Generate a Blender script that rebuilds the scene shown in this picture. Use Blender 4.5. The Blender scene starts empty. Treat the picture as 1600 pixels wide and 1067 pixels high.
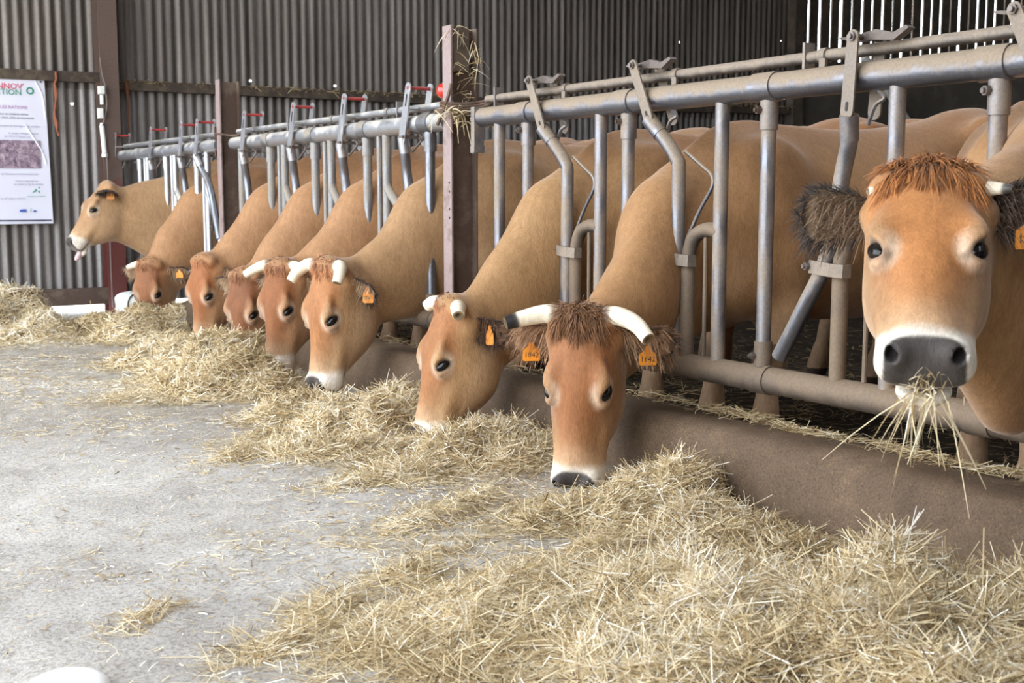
import bpy, math, random
import numpy as np
from mathutils import Vector, Matrix

# ------------------------------------------------------------------ camera, world, sun, exposure
scene = bpy.context.scene
COL = scene.collection
random.seed(7)
RNG = np.random.default_rng(11)

FPX, CX, CY = 1850.0, 800.0, 533.5
PITCH = math.atan(227.5 / FPX)
YAW = math.atan(1200 / math.hypot(FPX, 227.5))
CAM = np.array([-2.7777, 0.0, 0.96])
FWD = np.array([math.sin(YAW) * math.cos(PITCH), math.cos(YAW) * math.cos(PITCH), -math.sin(PITCH)])
RGT = np.array([math.cos(YAW), -math.sin(YAW), 0.0])
UPV = np.cross(RGT, FWD)

cam_data = bpy.data.cameras.new('camera')
cam_data.sensor_width = 36.0
cam_data.lens = FPX / 1600 * 36
cam_data.clip_start = 0.05
cam_data.clip_end = 500
cam_data.dof.use_dof = True
cam_data.dof.focus_distance = 3.9
cam_data.dof.aperture_fstop = 7.0
cam = bpy.data.objects.new('camera', cam_data)
COL.objects.link(cam)
cam.matrix_world = Matrix(((RGT[0], UPV[0], -FWD[0], CAM[0]), (RGT[1], UPV[1], -FWD[1], CAM[1]),
                           (RGT[2], UPV[2], -FWD[2], CAM[2]), (0, 0, 0, 1)))
scene.camera = cam

world = bpy.data.worlds.new('sky')
scene.world = world
world.use_nodes = True
wn = world.node_tree
wn.nodes.clear()
w_out = wn.nodes.new('ShaderNodeOutputWorld')
w_bg = wn.nodes.new('ShaderNodeBackground')
w_bg.inputs['Color'].default_value = (0.86, 0.93, 1.0, 1)
w_bg.inputs['Strength'].default_value = 7.0
wn.links.new(w_bg.outputs[0], w_out.inputs[0])

sun_data = bpy.data.lights.new('sun', 'SUN')
sun_data.energy = 9.0
sun_data.angle = math.radians(0.6)
sun_data.color = (1.0, 0.95, 0.88)
sun = bpy.data.objects.new('sun', sun_data)
COL.objects.link(sun)
sun.rotation_euler = Vector((0.80, 0.06, 0.62)).to_track_quat('Z', 'Y').to_euler()

scene.view_settings.view_transform = 'Standard'
scene.view_settings.look = 'None'
scene.view_settings.gamma = 1.0
scene.view_settings.use_curve_mapping = False
scene.view_settings.exposure = -0.04
scene.cycles.use_denoising = True
scene.cycles.max_bounces = 8
scene.cycles.diffuse_bounces = 5
scene.cycles.caustics_reflective = False
scene.cycles.caustics_refractive = False
scene.cycles.sample_clamp_indirect = 6.0


# ------------------------------------------------------------------ measuring helpers (photo measurement -> world point)
def ray(x, y):
    return (FWD * FPX + RGT * (x - CX) - UPV * (y - CY)) / FPX

def at_x(x, y, X):
    d = ray(x, y)
    return CAM + d * ((X - CAM[0]) / d[0])

def at_y(x, y, Y):
    d = ray(x, y)
    return CAM + d * ((Y - CAM[1]) / d[1])

def at_z(x, y, Z=0.0):
    d = ray(x, y)
    return CAM + d * ((Z - CAM[2]) / d[2])


# ------------------------------------------------------------------ object helpers
def tag(o, label=None, cat=None, group=None, kind=None):
    if label: o['label'] = label
    if cat: o['category'] = cat
    if group: o['group'] = group
    if kind: o['kind'] = kind
    return o

def empty(name, loc=(0, 0, 0), rz=0.0):
    o = bpy.data.objects.new(name, None)
    o.empty_display_size = 0.1
    o.location = loc
    o.rotation_euler = (0, 0, rz)
    COL.objects.link(o)
    return o

def link(name, me, parent=None, loc=None):
    o = bpy.data.objects.new(name, me)
    COL.objects.link(o)
    if parent is not None: o.parent = parent
    if loc is not None: o.location = loc
    return o

def srgb(r, g, b):
    def c(v):
        v = v / 255.0
        return v / 12.92 if v <= 0.04045 else ((v + 0.055) / 1.055) ** 2.4
    return (c(r), c(g), c(b))

def np_mesh(name, verts, faces, mat=None, smooth=True, attrs=None, colors=None):
    """mesh from numpy arrays; faces is an (n,3) or (n,4) array"""
    me = bpy.data.meshes.new(name)
    verts = np.ascontiguousarray(verts, np.float32)
    faces = np.ascontiguousarray(faces, np.int32)
    k = faces.shape[1]
    me.vertices.add(len(verts))
    me.vertices.foreach_set('co', verts.ravel())
    me.loops.add(faces.size)
    me.loops.foreach_set('vertex_index', faces.ravel())
    me.polygons.add(len(faces))
    me.polygons.foreach_set('loop_start', np.arange(0, faces.size, k, dtype=np.int32))
    me.polygons.foreach_set('use_smooth', np.full(len(faces), smooth, dtype=bool))
    me.update(calc_edges=True)
    if attrs:
        for an, av in attrs.items():
            a = me.attributes.new(an, 'FLOAT', 'POINT')
            a.data.foreach_set('value', np.ascontiguousarray(av, np.float32))
    if colors:
        for an, av in colors.items():
            a = me.attributes.new(an, 'FLOAT_COLOR', 'POINT')
            c = np.ones((len(verts), 4), np.float32)
            c[:, :3] = av
            a.data.foreach_set('color', c.ravel())
    if mat: me.materials.append(mat)
    return me


class MB:
    """collects boxes, tubes, plates and balls into one mesh"""
    def __init__(self):
        self.v, self.f = [], []

    def add(self, vs, fs):
        n = len(self.v)
        self.v.extend([tuple(map(float, p)) for p in vs])
        self.f.extend([tuple(n + i for i in q) for q in fs])
        return self

    def box(self, c, s, rot=None, taper=1.0):
        c = np.array(c, float)
        h = np.array(s, float) / 2
        vs = []
        for dz in (-1, 1):
            t = taper if dz > 0 else 1.0
            for dx, dy in ((-1, -1), (1, -1), (1, 1), (-1, 1)):
                p = np.array([dx * h[0] * t, dy * h[1] * t, dz * h[2]])
                if rot is not None: p = np.array(rot) @ p
                vs.append(c + p)
        return self.add(vs, [(3, 2, 1, 0), (4, 5, 6, 7), (0, 1, 5, 4), (1, 2, 6, 5), (2, 3, 7, 6), (3, 0, 4, 7)])

    def tube(self, pts, r, n=10, caps=True, flat=None):
        pts = [np.array(p, float) for p in pts]
        m = len(pts)
        rs = [r] * m if np.isscalar(r) else list(r)
        vs = []
        t0 = pts[1] - pts[0]
        t0 /= np.linalg.norm(t0)
        ref = np.array([0, 0, 1.0]) if abs(t0[2]) < 0.9 else np.array([1.0, 0, 0])
        a = np.cross(t0, ref); a /= np.linalg.norm(a)
        for i in range(m):
            if i == 0: t = pts[1] - pts[0]
            elif i == m - 1: t = pts[-1] - pts[-2]
            else: t = (pts[i + 1] - pts[i]) / np.linalg.norm(pts[i + 1] - pts[i]) + (pts[i] - pts[i - 1]) / np.linalg.norm(pts[i] - pts[i - 1])
            t = t / (np.linalg.norm(t) + 1e-12)
            a = a - t * (a @ t); a /= np.linalg.norm(a)
            b = np.cross(t, a)
            for k in range(n):
                th = 2 * math.pi * k / n
                vs.append(pts[i] + rs[i] * (math.cos(th) * a + math.sin(th) * b))
        fs = []
        for i in range(m - 1):
            for k in range(n):
                k2 = (k + 1) % n
                fs.append((i * n + k, i * n + k2, (i + 1) * n + k2, (i + 1) * n + k))
        if caps:
            fs.append(tuple(range(n - 1, -1, -1)))
            fs.append(tuple((m - 1) * n + k for k in range(n)))
        return self.add(vs, fs)

    def ball(self, c, r, nu=12, nv=8, axes=None):
        c = np.array(c, float)
        r = np.array([r] * 3 if np.isscalar(r) else r, float)
        A = np.eye(3) if axes is None else np.array(axes, float).T
        vs, fs = [c + A @ (r * np.array([0, 0, 1.0]))], []
        for i in range(1, nv):
            ph = math.pi * i / nv
            for k in range(nu):
                th = 2 * math.pi * k / nu
                vs.append(c + A @ (r * np.array([math.sin(ph) * math.cos(th), math.sin(ph) * math.sin(th), math.cos(ph)])))
        vs.append(c + A @ (r * np.array([0, 0, -1.0])))
        for k in range(nu):
            fs.append((0, 1 + k, 1 + (k + 1) % nu))
        for i in range(nv - 2):
            for k in range(nu):
                a, b = 1 + i * nu + k, 1 + i * nu + (k + 1) % nu
                fs.append((a, a + nu, b + nu, b))
        L = len(vs) - 1
        for k in range(nu):
            fs.append((L, 1 + (nv - 2) * nu + (k + 1) % nu, 1 + (nv - 2) * nu + k))
        return self.add(vs, fs)

    def plate(self, outline, thick, frame):
        """outline: 2d points; frame: (origin, ax, ay, az) - plate spans -thick/2..thick/2 along az"""
        o, ax, ay, az = [np.array(q, float) for q in frame]
        n = len(outline)
        vs = [o + ax * p[0] + ay * p[1] + az * (-thick / 2) for p in outline] + [o + ax * p[0] + ay * p[1] + az * (thick / 2) for p in outline]
        fs = [tuple(range(n - 1, -1, -1)), tuple(range(n, 2 * n))]
        for k in range(n):
            k2 = (k + 1) % n
            fs.append((k, k2, n + k2, n + k))
        return self.add(vs, fs)

    def mesh(self, name, mat, angle=35, smooth=True):
        me = bpy.data.meshes.new(name)
        me.from_pydata(self.v, [], self.f)
        me.update()
        if mat: me.materials.append(mat)
        if smooth:
            me.shade_smooth()
            me.set_sharp_from_angle(angle=math.radians(angle))
        return me

    def build(self, name, mat, parent=None, angle=35, smooth=True):
        return link(name, self.mesh(name, mat, angle, smooth), parent)


def arc_pts(pts, n=6):
    """Catmull-Rom through points"""
    P = [np.array(p, float) for p in pts]
    P = [2 * P[0] - P[1]] + P + [2 * P[-1] - P[-2]]
    out = []
    for i in range(1, len(P) - 2):
        for k in range(n):
            t = k / n
            out.append(0.5 * ((2 * P[i]) + (-P[i - 1] + P[i + 1]) * t + (2 * P[i - 1] - 5 * P[i] + 4 * P[i + 1] - P[i + 2]) * t * t
                              + (-P[i - 1] + 3 * P[i] - 3 * P[i + 1] + P[i + 2]) * t ** 3))
    out.append(P[-2])
    return out


def vnoise(x, y, seed=0):
    """smooth value noise in -1..1, vectorised"""
    x = np.asarray(x, float); y = np.asarray(y, float)
    xi = np.floor(x).astype(np.int64); yi = np.floor(y).astype(np.int64)
    fx = x - xi; fy = y - yi
    fx = fx * fx * (3 - 2 * fx); fy = fy * fy * (3 - 2 * fy)
    def h(a, b):
        n = (a * 374761393 + b * 668265263 + seed * 974711) & 0x7fffffff
        n = ((n ^ (n >> 13)) * 1274126177) & 0x7fffffff
        return ((n ^ (n >> 16)) & 0xffff) / 32767.5 - 1.0
    return (h(xi, yi) * (1 - fx) + h(xi + 1, yi) * fx) * (1 - fy) + (h(xi, yi + 1) * (1 - fx) + h(xi + 1, yi + 1) * fx) * fy

def fbm(x, y, seed=0, octv=3):
    s, a = 0, 1.0
    for o in range(octv):
        s = s + a * vnoise(x * 2 ** o, y * 2 ** o, seed + o)
        a *= 0.5
    return s


# ------------------------------------------------------------------ material helpers
class NT:
    def __init__(self, name):
        self.m = bpy.data.materials.new(name)
        self.m.use_nodes = True
        self.t = self.m.node_tree
        self.bsdf = self.t.nodes['Principled BSDF']

    def n(self, typ, **kw):
        nd = self.t.nodes.new(typ)
        ins = kw.pop('ins', {})
        for k, v in kw.items(): setattr(nd, k, v)
        for k, v in ins.items():
            if isinstance(v, bpy.types.NodeSocket): self.t.links.new(v, nd.inputs[k])
            else: nd.inputs[k].default_value = v
        return nd

    def l(self, a, b): self.t.links.new(a, b)

    def coord(self, scale=(1, 1, 1), kind='Object'):
        tc = self.n('ShaderNodeTexCoord')
        mp = self.n('ShaderNodeMapping', ins={'Vector': tc.outputs[kind], 'Scale': scale})
        return mp.outputs[0]

    def noise(self, vec, scale, detail=3, rough=0.55, dist=0.0):
        return self.n('ShaderNodeTexNoise', ins={'Vector': vec, 'Scale': scale, 'Detail': detail, 'Roughness': rough, 'Distortion': dist}).outputs['Fac']

    def ramp(self, fac, stops):
        r = self.n('ShaderNodeValToRGB', ins={'Fac': fac})
        e = r.color_ramp.elements
        while len(e) < len(stops): e.new(0.5)
        for i, (p, c) in enumerate(stops):
            e[i].position = p
            e[i].color = (c[0], c[1], c[2], 1) if not np.isscalar(c) else (c, c, c, 1)
        return r.outputs['Color']

    def mix(self, fac, a, b, mode='MIX'):
        nd = self.n('ShaderNodeMix', data_type='RGBA', blend_type=mode)
        for sock, v in ((nd.inputs[0], fac), (nd.inputs[6], a), (nd.inputs[7], b)):
            if isinstance(v, bpy.types.NodeSocket): self.l(v, sock)
            elif np.isscalar(v): sock.default_value = v
            else: sock.default_value = (v[0], v[1], v[2], 1)
        return nd.outputs[2]

    def bump(self, h, strength=0.3, dist=0.01):
        b = self.n('ShaderNodeBump', ins={'Height': h, 'Strength': strength, 'Distance': dist})
        self.l(b.outputs[0], self.bsdf.inputs['Normal'])
        return b

    def set(self, **kw):
        for k, v in kw.items():
            k = {'color': 'Base Color', 'rough': 'Roughness', 'metal': 'Metallic', 'spec': 'Specular IOR Level',
                 'sheen': 'Sheen Weight', 'sheenr': 'Sheen Roughness', 'coat': 'Coat Weight', 'coatr': 'Coat Roughness',
                 'trans': 'Transmission Weight', 'alpha': 'Alpha', 'sheent': 'Sheen Tint'}.get(k, k)
            s = self.bsdf.inputs[k]
            if isinstance(v, bpy.types.NodeSocket): self.l(v, s)
            elif np.isscalar(v): s.default_value = v
            else: s.default_value = (v[0], v[1], v[2], 1)
        return self.m


def mat_plain(name, col, rough=0.6, metal=0.0, var=0.12, scale=8.0, **kw):
    m = NT(name)
    nz = m.noise(m.coord(), scale, 4)
    c = m.ramp(nz, [(0.3, tuple(v * (1 - var) for v in col)), (0.7, tuple(min(1, v * (1 + var)) for v in col))])
    m.set(color=c, rough=rough, metal=metal, **kw)
    return m.m

# ------------------------------------------------------------------ setting materials
def m_floor():
    m = NT('concrete_floor')
    v = m.coord()
    big = m.noise(v, 0.9, 5, 0.6)
    mid = m.noise(v, 7, 5, 0.65, 0.4)
    fin = m.noise(v, 90, 4, 0.7)
    spk = m.n('ShaderNodeTexVoronoi', ins={'Vector': m.coord((1.0, 1.6, 1)), 'Scale': 120.0}).outputs['Distance']
    c = m.ramp(big, [(0.30, srgb(148, 142, 137)), (0.55, srgb(176, 171, 166)), (0.75, srgb(196, 192, 187))])
    c = m.mix(0.75, c, m.ramp(mid, [(0.28, (0.70, 0.68, 0.66)), (0.5, (0.96, 0.96, 0.96)), (0.72, (1.12, 1.11, 1.10))]), 'MULTIPLY')
    c = m.mix(1.0, c, m.ramp(fin, [(0.34, (0.58, 0.55, 0.52)), (0.5, (1, 1, 1)), (0.68, (1.2, 1.17, 1.12))]), 'MULTIPLY')
    dirt = m.noise(m.coord((1.0, 2.2, 1)), 22, 5, 0.75, 0.8)
    c = m.mix(m.ramp(dirt, [(0.56, 0.0), (0.72, 0.55)]), c, srgb(128, 112, 92))
    chaff = m.n('ShaderNodeMath', operation='MULTIPLY', ins={0: m.ramp(spk, [(0.10, 1.0), (0.17, 0.0)]), 1: m.ramp(m.noise(v, 3.2, 4, 0.6), [(0.42, 0.0), (0.62, 0.85)])}).outputs[0]
    c = m.mix(chaff, c, srgb(206, 190, 158))
    h = m.n('ShaderNodeMath', operation='MULTIPLY_ADD', ins={0: mid, 1: 1.6, 2: fin}).outputs[0]
    m.bump(h, 0.55, 0.008)
    m.set(color=c, rough=m.ramp(big, [(0.3, 0.62), (0.7, 0.8)]), spec=0.35)
    return m.m

def m_sheet(name, base, light, dark):
    m = NT(name)
    streak = m.noise(m.coord((14, 14, 0.35)), 1.0, 4, 0.6)
    patch = m.noise(m.coord((0.9, 0.9, 0.5)), 1.3, 4, 0.6)
    fin = m.noise(m.coord((1, 1, 0.6)), 60, 3, 0.7)
    c = m.ramp(streak, [(0.30, dark), (0.52, base), (0.72, light)])
    c = m.mix(0.55, c, m.ramp(patch, [(0.3, (0.62, 0.60, 0.58)), (0.7, (1.2, 1.2, 1.22))]), 'MULTIPLY')
    c = m.mix(0.5, c, m.ramp(fin, [(0.35, (0.78, 0.77, 0.76)), (0.65, (1.12, 1.12, 1.12))]), 'MULTIPLY')
    m.bump(fin, 0.2, 0.003)
    m.set(color=c, rough=0.52, metal=0.35, spec=0.4)
    return m.m

def m_steel(name, base, rust, amount=0.35, rough=0.5, metal=0.0, scale=9):
    m = NT(name)
    nz = m.noise(m.coord(), scale, 5, 0.65)
    fin = m.noise(m.coord(), 70, 3, 0.7)
    c = m.mix(m.ramp(nz, [(0.62 - amount * .5, 0.0), (0.70 - amount * .3, 1.0)]), base, rust)
    c = m.mix(0.6, c, m.ramp(fin, [(0.3, (0.72, 0.70, 0.68)), (0.7, (1.15, 1.15, 1.15))]), 'MULTIPLY')
    m.bump(fin, 0.3, 0.003)
    m.set(color=c, rough=rough, metal=metal)
    return m.m

def m_galv(name, metal_col, dust_col, dust, rough=0.34, updust=0.5):
    """galvanised tube with dust that settles on upward faces"""
    m = NT(name)
    nz = m.noise(m.coord((1, 1, 0.5)), 11, 5, 0.65)
    fin = m.noise(m.coord(), 110, 3, 0.7)
    geo = m.n('ShaderNodeNewGeometry')
    sep = m.n('ShaderNodeSeparateXYZ', ins={0: geo.outputs['Normal']})
    up = m.n('ShaderNodeMath', operation='MULTIPLY_ADD', ins={0: sep.outputs['Z'], 1: updust, 2: nz}).outputs[0]
    k = m.ramp(up, [(0.66 - dust * .45, 0.0), (0.84 - dust * .25, 1.0)])
    c = m.mix(k, metal_col, dust_col)
    c = m.mix(0.6, c, m.ramp(fin, [(0.3, (0.70, 0.68, 0.66)), (0.7, (1.15, 1.15, 1.14))]), 'MULTIPLY')
    rr = m.mix(k, (rough,) * 3, (0.75,) * 3)
    mm = m.mix(k, (0.85,) * 3, (0.05,) * 3)
    m.bump(fin, 0.22, 0.002)
    m.set(color=c, rough=rr, metal=mm)
    return m.m

M_FLOOR = m_floor()
M_SHEET = m_sheet('corrugated_iron', srgb(126, 120, 116), srgb(164, 160, 160), srgb(84, 79, 75))
M_SHEET_UP = m_sheet('corrugated_iron_darker', srgb(108, 100, 94), srgb(140, 132, 126), srgb(74, 68, 63))  # upper row: darker, browner sheet tone
M_GIRT = m_steel('dusty_girt', srgb(66, 55, 48), srgb(92, 80, 66), 0.3, 0.8)
def m_red():
    m = NT('red_oxide_steel')
    nz = m.noise(m.coord(), 3, 5, 0.65)
    sep = m.n('ShaderNodeSeparateXYZ', ins={0: m.n('ShaderNodeTexCoord').outputs['Object']})
    k = m.n('ShaderNodeMath', operation='MULTIPLY_ADD', ins={0: sep.outputs['Z'], 1: 0.42, 2: nz}).outputs[0]
    c = m.mix(m.ramp(k, [(0.86, 0.0), (1.06, 1.0)]), srgb(98, 48, 42), srgb(98, 80, 72))
    fin = m.noise(m.coord(), 60, 3, 0.7)
    c = m.mix(0.6, c, m.ramp(fin, [(0.3, (0.72, 0.70, 0.68)), (0.7, (1.15, 1.15, 1.15))]), 'MULTIPLY')
    m.set(color=c, rough=0.6)
    return m.m
M_RED = m_red()
M_IRON = m_steel('brown_post_steel', srgb(88, 70, 60), srgb(112, 96, 84), 0.25, 0.62, scale=5)
M_FLANGE_LIT = m_steel('lit_flange_steel', srgb(150, 132, 130), srgb(118, 100, 94), 0.18, 0.45, scale=6)  # post steel lightened: daylight on the front flange is put into its colour
M_BOARD = m_steel('dark_slat_wood', srgb(70, 62, 55), srgb(92, 80, 68), 0.3, 0.85, scale=4)
M_CONC = m_steel('dusty_concrete_panel', srgb(92, 86, 80), srgb(112, 104, 96), 0.3, 0.9, scale=2)
M_WOOD = m_steel('old_timber', srgb(96, 82, 70), srgb(70, 60, 52), 0.3, 0.85)
M_WHITE = mat_plain('white_plastic', (0.82, 0.82, 0.80), 0.45, var=0.03)
M_ROPE = mat_plain('orange_twine', srgb(140, 84, 58), 0.8, var=0.25, scale=40)
M_CORD_HOLE = mat_plain('dark_cord_and_hole_shade', srgb(40, 38, 38), 0.7)  # cord colour, also the painted shade of slots and holes
M_WIRE = m_steel('rusty_wire', srgb(104, 86, 74), srgb(86, 62, 48), 0.4, 0.7)
M_GRND = mat_plain('pale_outside_ground', srgb(222, 212, 196), 0.9, var=0.06, scale=0.5)
M_ROOF = mat_plain('fibre_cement_roof', srgb(150, 146, 140), 0.9, var=0.1, scale=1)

def m_curb():
    m = NT('worn_curb_concrete')
    v = m.coord()
    big = m.noise(v, 2.2, 5, 0.6)
    mid = m.noise(v, 14, 5, 0.7)
    fin = m.noise(v, 150, 3, 0.75)
    c = m.ramp(big, [(0.3, srgb(82, 67, 54)), (0.55, srgb(104, 86, 69)), (0.75, srgb(124, 105, 86))])
    c = m.mix(0.7, c, m.ramp(mid, [(0.3, (0.74, 0.72, 0.72)), (0.7, (1.14, 1.12, 1.10))]), 'MULTIPLY')
    c = m.mix(0.9, c, m.ramp(fin, [(0.36, (0.60, 0.58, 0.57)), (0.5, (1, 1, 1)), (0.62, (1.12, 1.1, 1.06)), (0.70, (2.1, 1.95, 1.6))]), 'MULTIPLY')
    h = m.n('ShaderNodeMath', operation='MULTIPLY_ADD', ins={0: mid, 1: 1.2, 2: fin}).outputs[0]
    m.bump(h, 0.5, 0.006)
    m.set(color=c, rough=0.8, spec=0.3)
    return m.m
M_CURB = m_curb()

def m_bedding():
    m = NT('dark_bedding')
    v = m.coord()
    a = m.noise(v, 6, 5, 0.7)
    b = m.noise(m.coord((1, 3, 1)), 40, 4, 0.7, 0.8)
    c = m.ramp(a, [(0.3, srgb(38, 31, 26)), (0.6, srgb(60, 50, 41)), (0.8, srgb(92, 78, 58))])
    c = m.mix(0.8, c, m.ramp(b, [(0.35, (0.6, 0.58, 0.55)), (0.62, (1.3, 1.25, 1.15))]), 'MULTIPLY')
    h = m.n('ShaderNodeMath', operation='MULTIPLY_ADD', ins={0: a, 1: 2.0, 2: b}).outputs[0]
    m.bump(h, 0.8, 0.03)
    m.set(color=c, rough=0.95, spec=0.15)
    return m.m
M_BED = m_bedding()

# ------------------------------------------------------------------ floor, bedding, curb
YW = 10.80          # inner face of the back wall
def floor_z(x, y):
    return -0.06 * sstep_(np.asarray(y, float), 8.0, 10.6)
def sstep_(x, a, b):
    t = np.clip((x - a) / (b - a), 0, 1)
    return t * t * (3 - 2 * t)

def grid_mesh(name, x0, x1, y0, y1, nx, ny, zf, mat):
    xs = np.linspace(x0, x1, nx + 1); ys = np.linspace(y0, y1, ny + 1)
    X, Y = np.meshgrid(xs, ys, indexing='ij')
    Z = zf(X, Y)
    V = np.stack([X.ravel(), Y.ravel(), Z.ravel()], 1)
    I = np.arange((nx + 1) * (ny + 1)).reshape(nx + 1, ny + 1)
    Q = np.stack([I[:-1, :-1].ravel(), I[1:, :-1].ravel(), I[1:, 1:].ravel(), I[:-1, 1:].ravel()], 1)
    return np_mesh(name, V, Q, mat)

def fz(x, y):
    return floor_z(x, y) + 0.006 * fbm(x * 3, y * 3, 5) + 0.003 * fbm(x * 14, y * 14, 9)
o = link('floor', grid_mesh('floor', -4.6, -0.1, -4.0, YW + 0.02, 150, 400, fz, M_FLOOR)); tag(o, kind='structure')
def bz(x, y):
    return -0.02 + 0.03 * fbm(x * 2.2, y * 2.2, 21, 4)
o = link('floor_bedding', grid_mesh('floor_bedding', -0.05, 13.0, -4.0, YW + 0.02, 260, 280, bz, M_BED)); tag(o, kind='structure')

def build_curb():
    prof = [(-0.255, -0.06), (-0.245, 0.02), (-0.222, 0.10), (-0.205, 0.165), (-0.188, 0.197), (-0.160, 0.213), (-0.10, 0.216), (-0.02, 0.212), (0.035, 0.208), (0.055, 0.19), (0.06, 0.05), (0.06, -0.06)]
    ys = np.arange(-1.0, 8.4, 0.03)
    V = []
    for y in ys:
        for k, (x, z) in enumerate(prof):
            n1 = float(fbm(y * 1.7, k * 0.5, 31)); n2 = float(fbm(y * 7, k * 0.7, 33))
            chip = max(0.0, float(vnoise(y * 2.1, 0.3, 41)) - 0.35) * 0.04 if 3 <= k <= 5 else 0.0
            V.append((x + 0.006 * n1 + 0.003 * n2 + chip * 0.6, y, z + 0.005 * n1 + 0.003 * n2 - chip))
    n = len(prof)
    Q = [(i * n + k, (i + 1) * n + k, (i + 1) * n + k + 1, i * n + k + 1) for i in range(len(ys) - 1) for k in range(n - 1)]
    return link('trim_feed_curb', np_mesh('trim_feed_curb', np.array(V), np.array(Q)[:, ::-1], M_CURB))
tag(build_curb(), kind='structure')

o = MB().box((6, 60, -0.35), (160, 98, 0.3)).build('ground_outside', M_GRND); tag(o, kind='structure')
o = MB().box((-40, 2, -0.35), (70.6, 40, 0.3)).build('ground_yard', M_GRND); tag(o, kind='structure')

# ------------------------------------------------------------------ corrugated back wall, girts, slats
PITCH_C = 0.086
wall = empty('wall_back', (0, YW, 0)); tag(wall, kind='structure')
HOLES = [at_y(px, py, YW) for px, py in ((1061, 66), (1220, 64), (1003, 140), (1225, 154), (391, 126), (524, 134), (113, 162), (57, 165))]

def sheet(x0, x1, z0, z1, yoff, mat, amp=0.011):
    xs = np.arange(x0, x1 + 1e-6, PITCH_C / 8)
    zs = [z0, z1]
    cut = []
    for h in HOLES:
        if x0 + .01 < h[0] < x1 - .01 and z0 + .02 < h[2] < z1 - .02:
            zs += [h[2] - 0.009, h[2] + 0.009]
            cut.append(h)
    zs = sorted(zs)
    nx, nz = len(xs), len(zs)
    V = [(x, yoff - amp * math.sin(2 * math.pi * x / PITCH_C), z) for x in xs for z in zs]
    F = []
    for i in range(nx - 1):
        for k in range(nz - 1):
            xm, zm = (xs[i] + xs[i + 1]) / 2, (zs[k] + zs[k + 1]) / 2
            if any(abs(xm - h[0]) < PITCH_C / 8 * 1.05 and abs(zm - h[2]) < 0.008 for h in cut): continue
            F.append((i * nz + k, (i + 1) * nz + k, (i + 1) * nz + k + 1, i * nz + k + 1))
    return link('corrugated_sheet', np_mesh('corrugated_sheet', np.array(V), np.array(F)[:, ::-1], mat), wall)

XR = float(at_y(1238, 60, YW)[0])
SPLIT = float(at_y(560, 150, YW)[2])
w_ = PITCH_C * 10
k = 0
x = XR
while x > -5.2:
    x0 = max(x - w_ - PITCH_C * .9, -5.2)
    off = 0.0035 * (k % 2) - 0.002
    sheet(x0, x, SPLIT - 0.06, 4.6, off, M_SHEET_UP)
    sheet(x0, x, 0.02, SPLIT + 0.02, off + 0.012, M_SHEET)
    x -= w_; k += 1

def girt(name, p0, p1, y, h, d, mat):
    a = at_y(p0[0], p0[1], y); b = at_y(p1[0], p1[1], y)
    t = unit_(b - a)
    up = np.array((0, 0, 1.0)); nn = np.cross(t, up)
    R_ = np.stack([t, nn, np.cross(nn, t)], 1)
    mb = MB().box((a + b) / 2, (np.linalg.norm(b - a), d, h), R_)
    mb.box((a + b) / 2 + np.array((0, d * 0.2, h * .5)), (np.linalg.norm(b - a), d * 0.6, 0.008), R_)
    return link(name, mb.mesh(name, mat, smooth=False))
def unit_(v):
    v = np.array(v, float); return v / np.linalg.norm(v)

yg = YW - 0.05
tag(girt('trim_girt_left', (-60, 113), (158, 122), yg, 0.085, 0.07, M_GIRT), kind='structure')
tag(girt('trim_girt_middle', (184, 133), (720, 158), yg, 0.085, 0.07, M_GIRT), kind='structure')
tag(girt('trim_girt_right', (720, 158), (1245, 174), yg, 0.085, 0.07, M_GIRT), kind='structure')
bg = at_y(100, 478, yg)
o = MB().box((float(bg[0]) - 2.0, yg, 0.085), (4.9, 0.08, 0.145)).build('trim_girt_base', M_IRON, smooth=False); tag(o, kind='structure')

# red steel column carrying the wall
def h_beam(mb, cx, cy, z0, z1, depth, width, tf, tw, along='y'):
    """flanges at the two ends of `depth`; along = axis of the depth"""
    for s in (-1, 1):
        if along == 'x': mb.box((cx + s * (depth - tf) / 2, cy, (z0 + z1) / 2), (tf, width, z1 - z0))
        else: mb.box((cx, cy + s * (depth - tf) / 2, (z0 + z1) / 2), (width, tf, z1 - z0))
    if along == 'x': mb.box((cx, cy, (z0 + z1) / 2), (depth - 2 * tf, tw, z1 - z0))
    else: mb.box((cx, cy, (z0 + z1) / 2), (tw, depth - 2 * tf, z1 - z0))
    return mb
cp = at_y(176, 250, YW - 0.24)
o = h_beam(MB(), float(cp[0]), YW - 0.16, -0.1, 4.6, 0.18, 0.155, 0.012, 0.009).build('column_red', M_RED, smooth=False); tag(o, kind='structure')
cp2 = at_y(1248, 80, YW - 0.1)
o = MB().box((float(cp2[0]), YW - 0.06, 2.25), (0.17, 0.12, 4.7)).build('column_dark', M_BOARD, smooth=False); tag(o, kind='structure')

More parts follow.
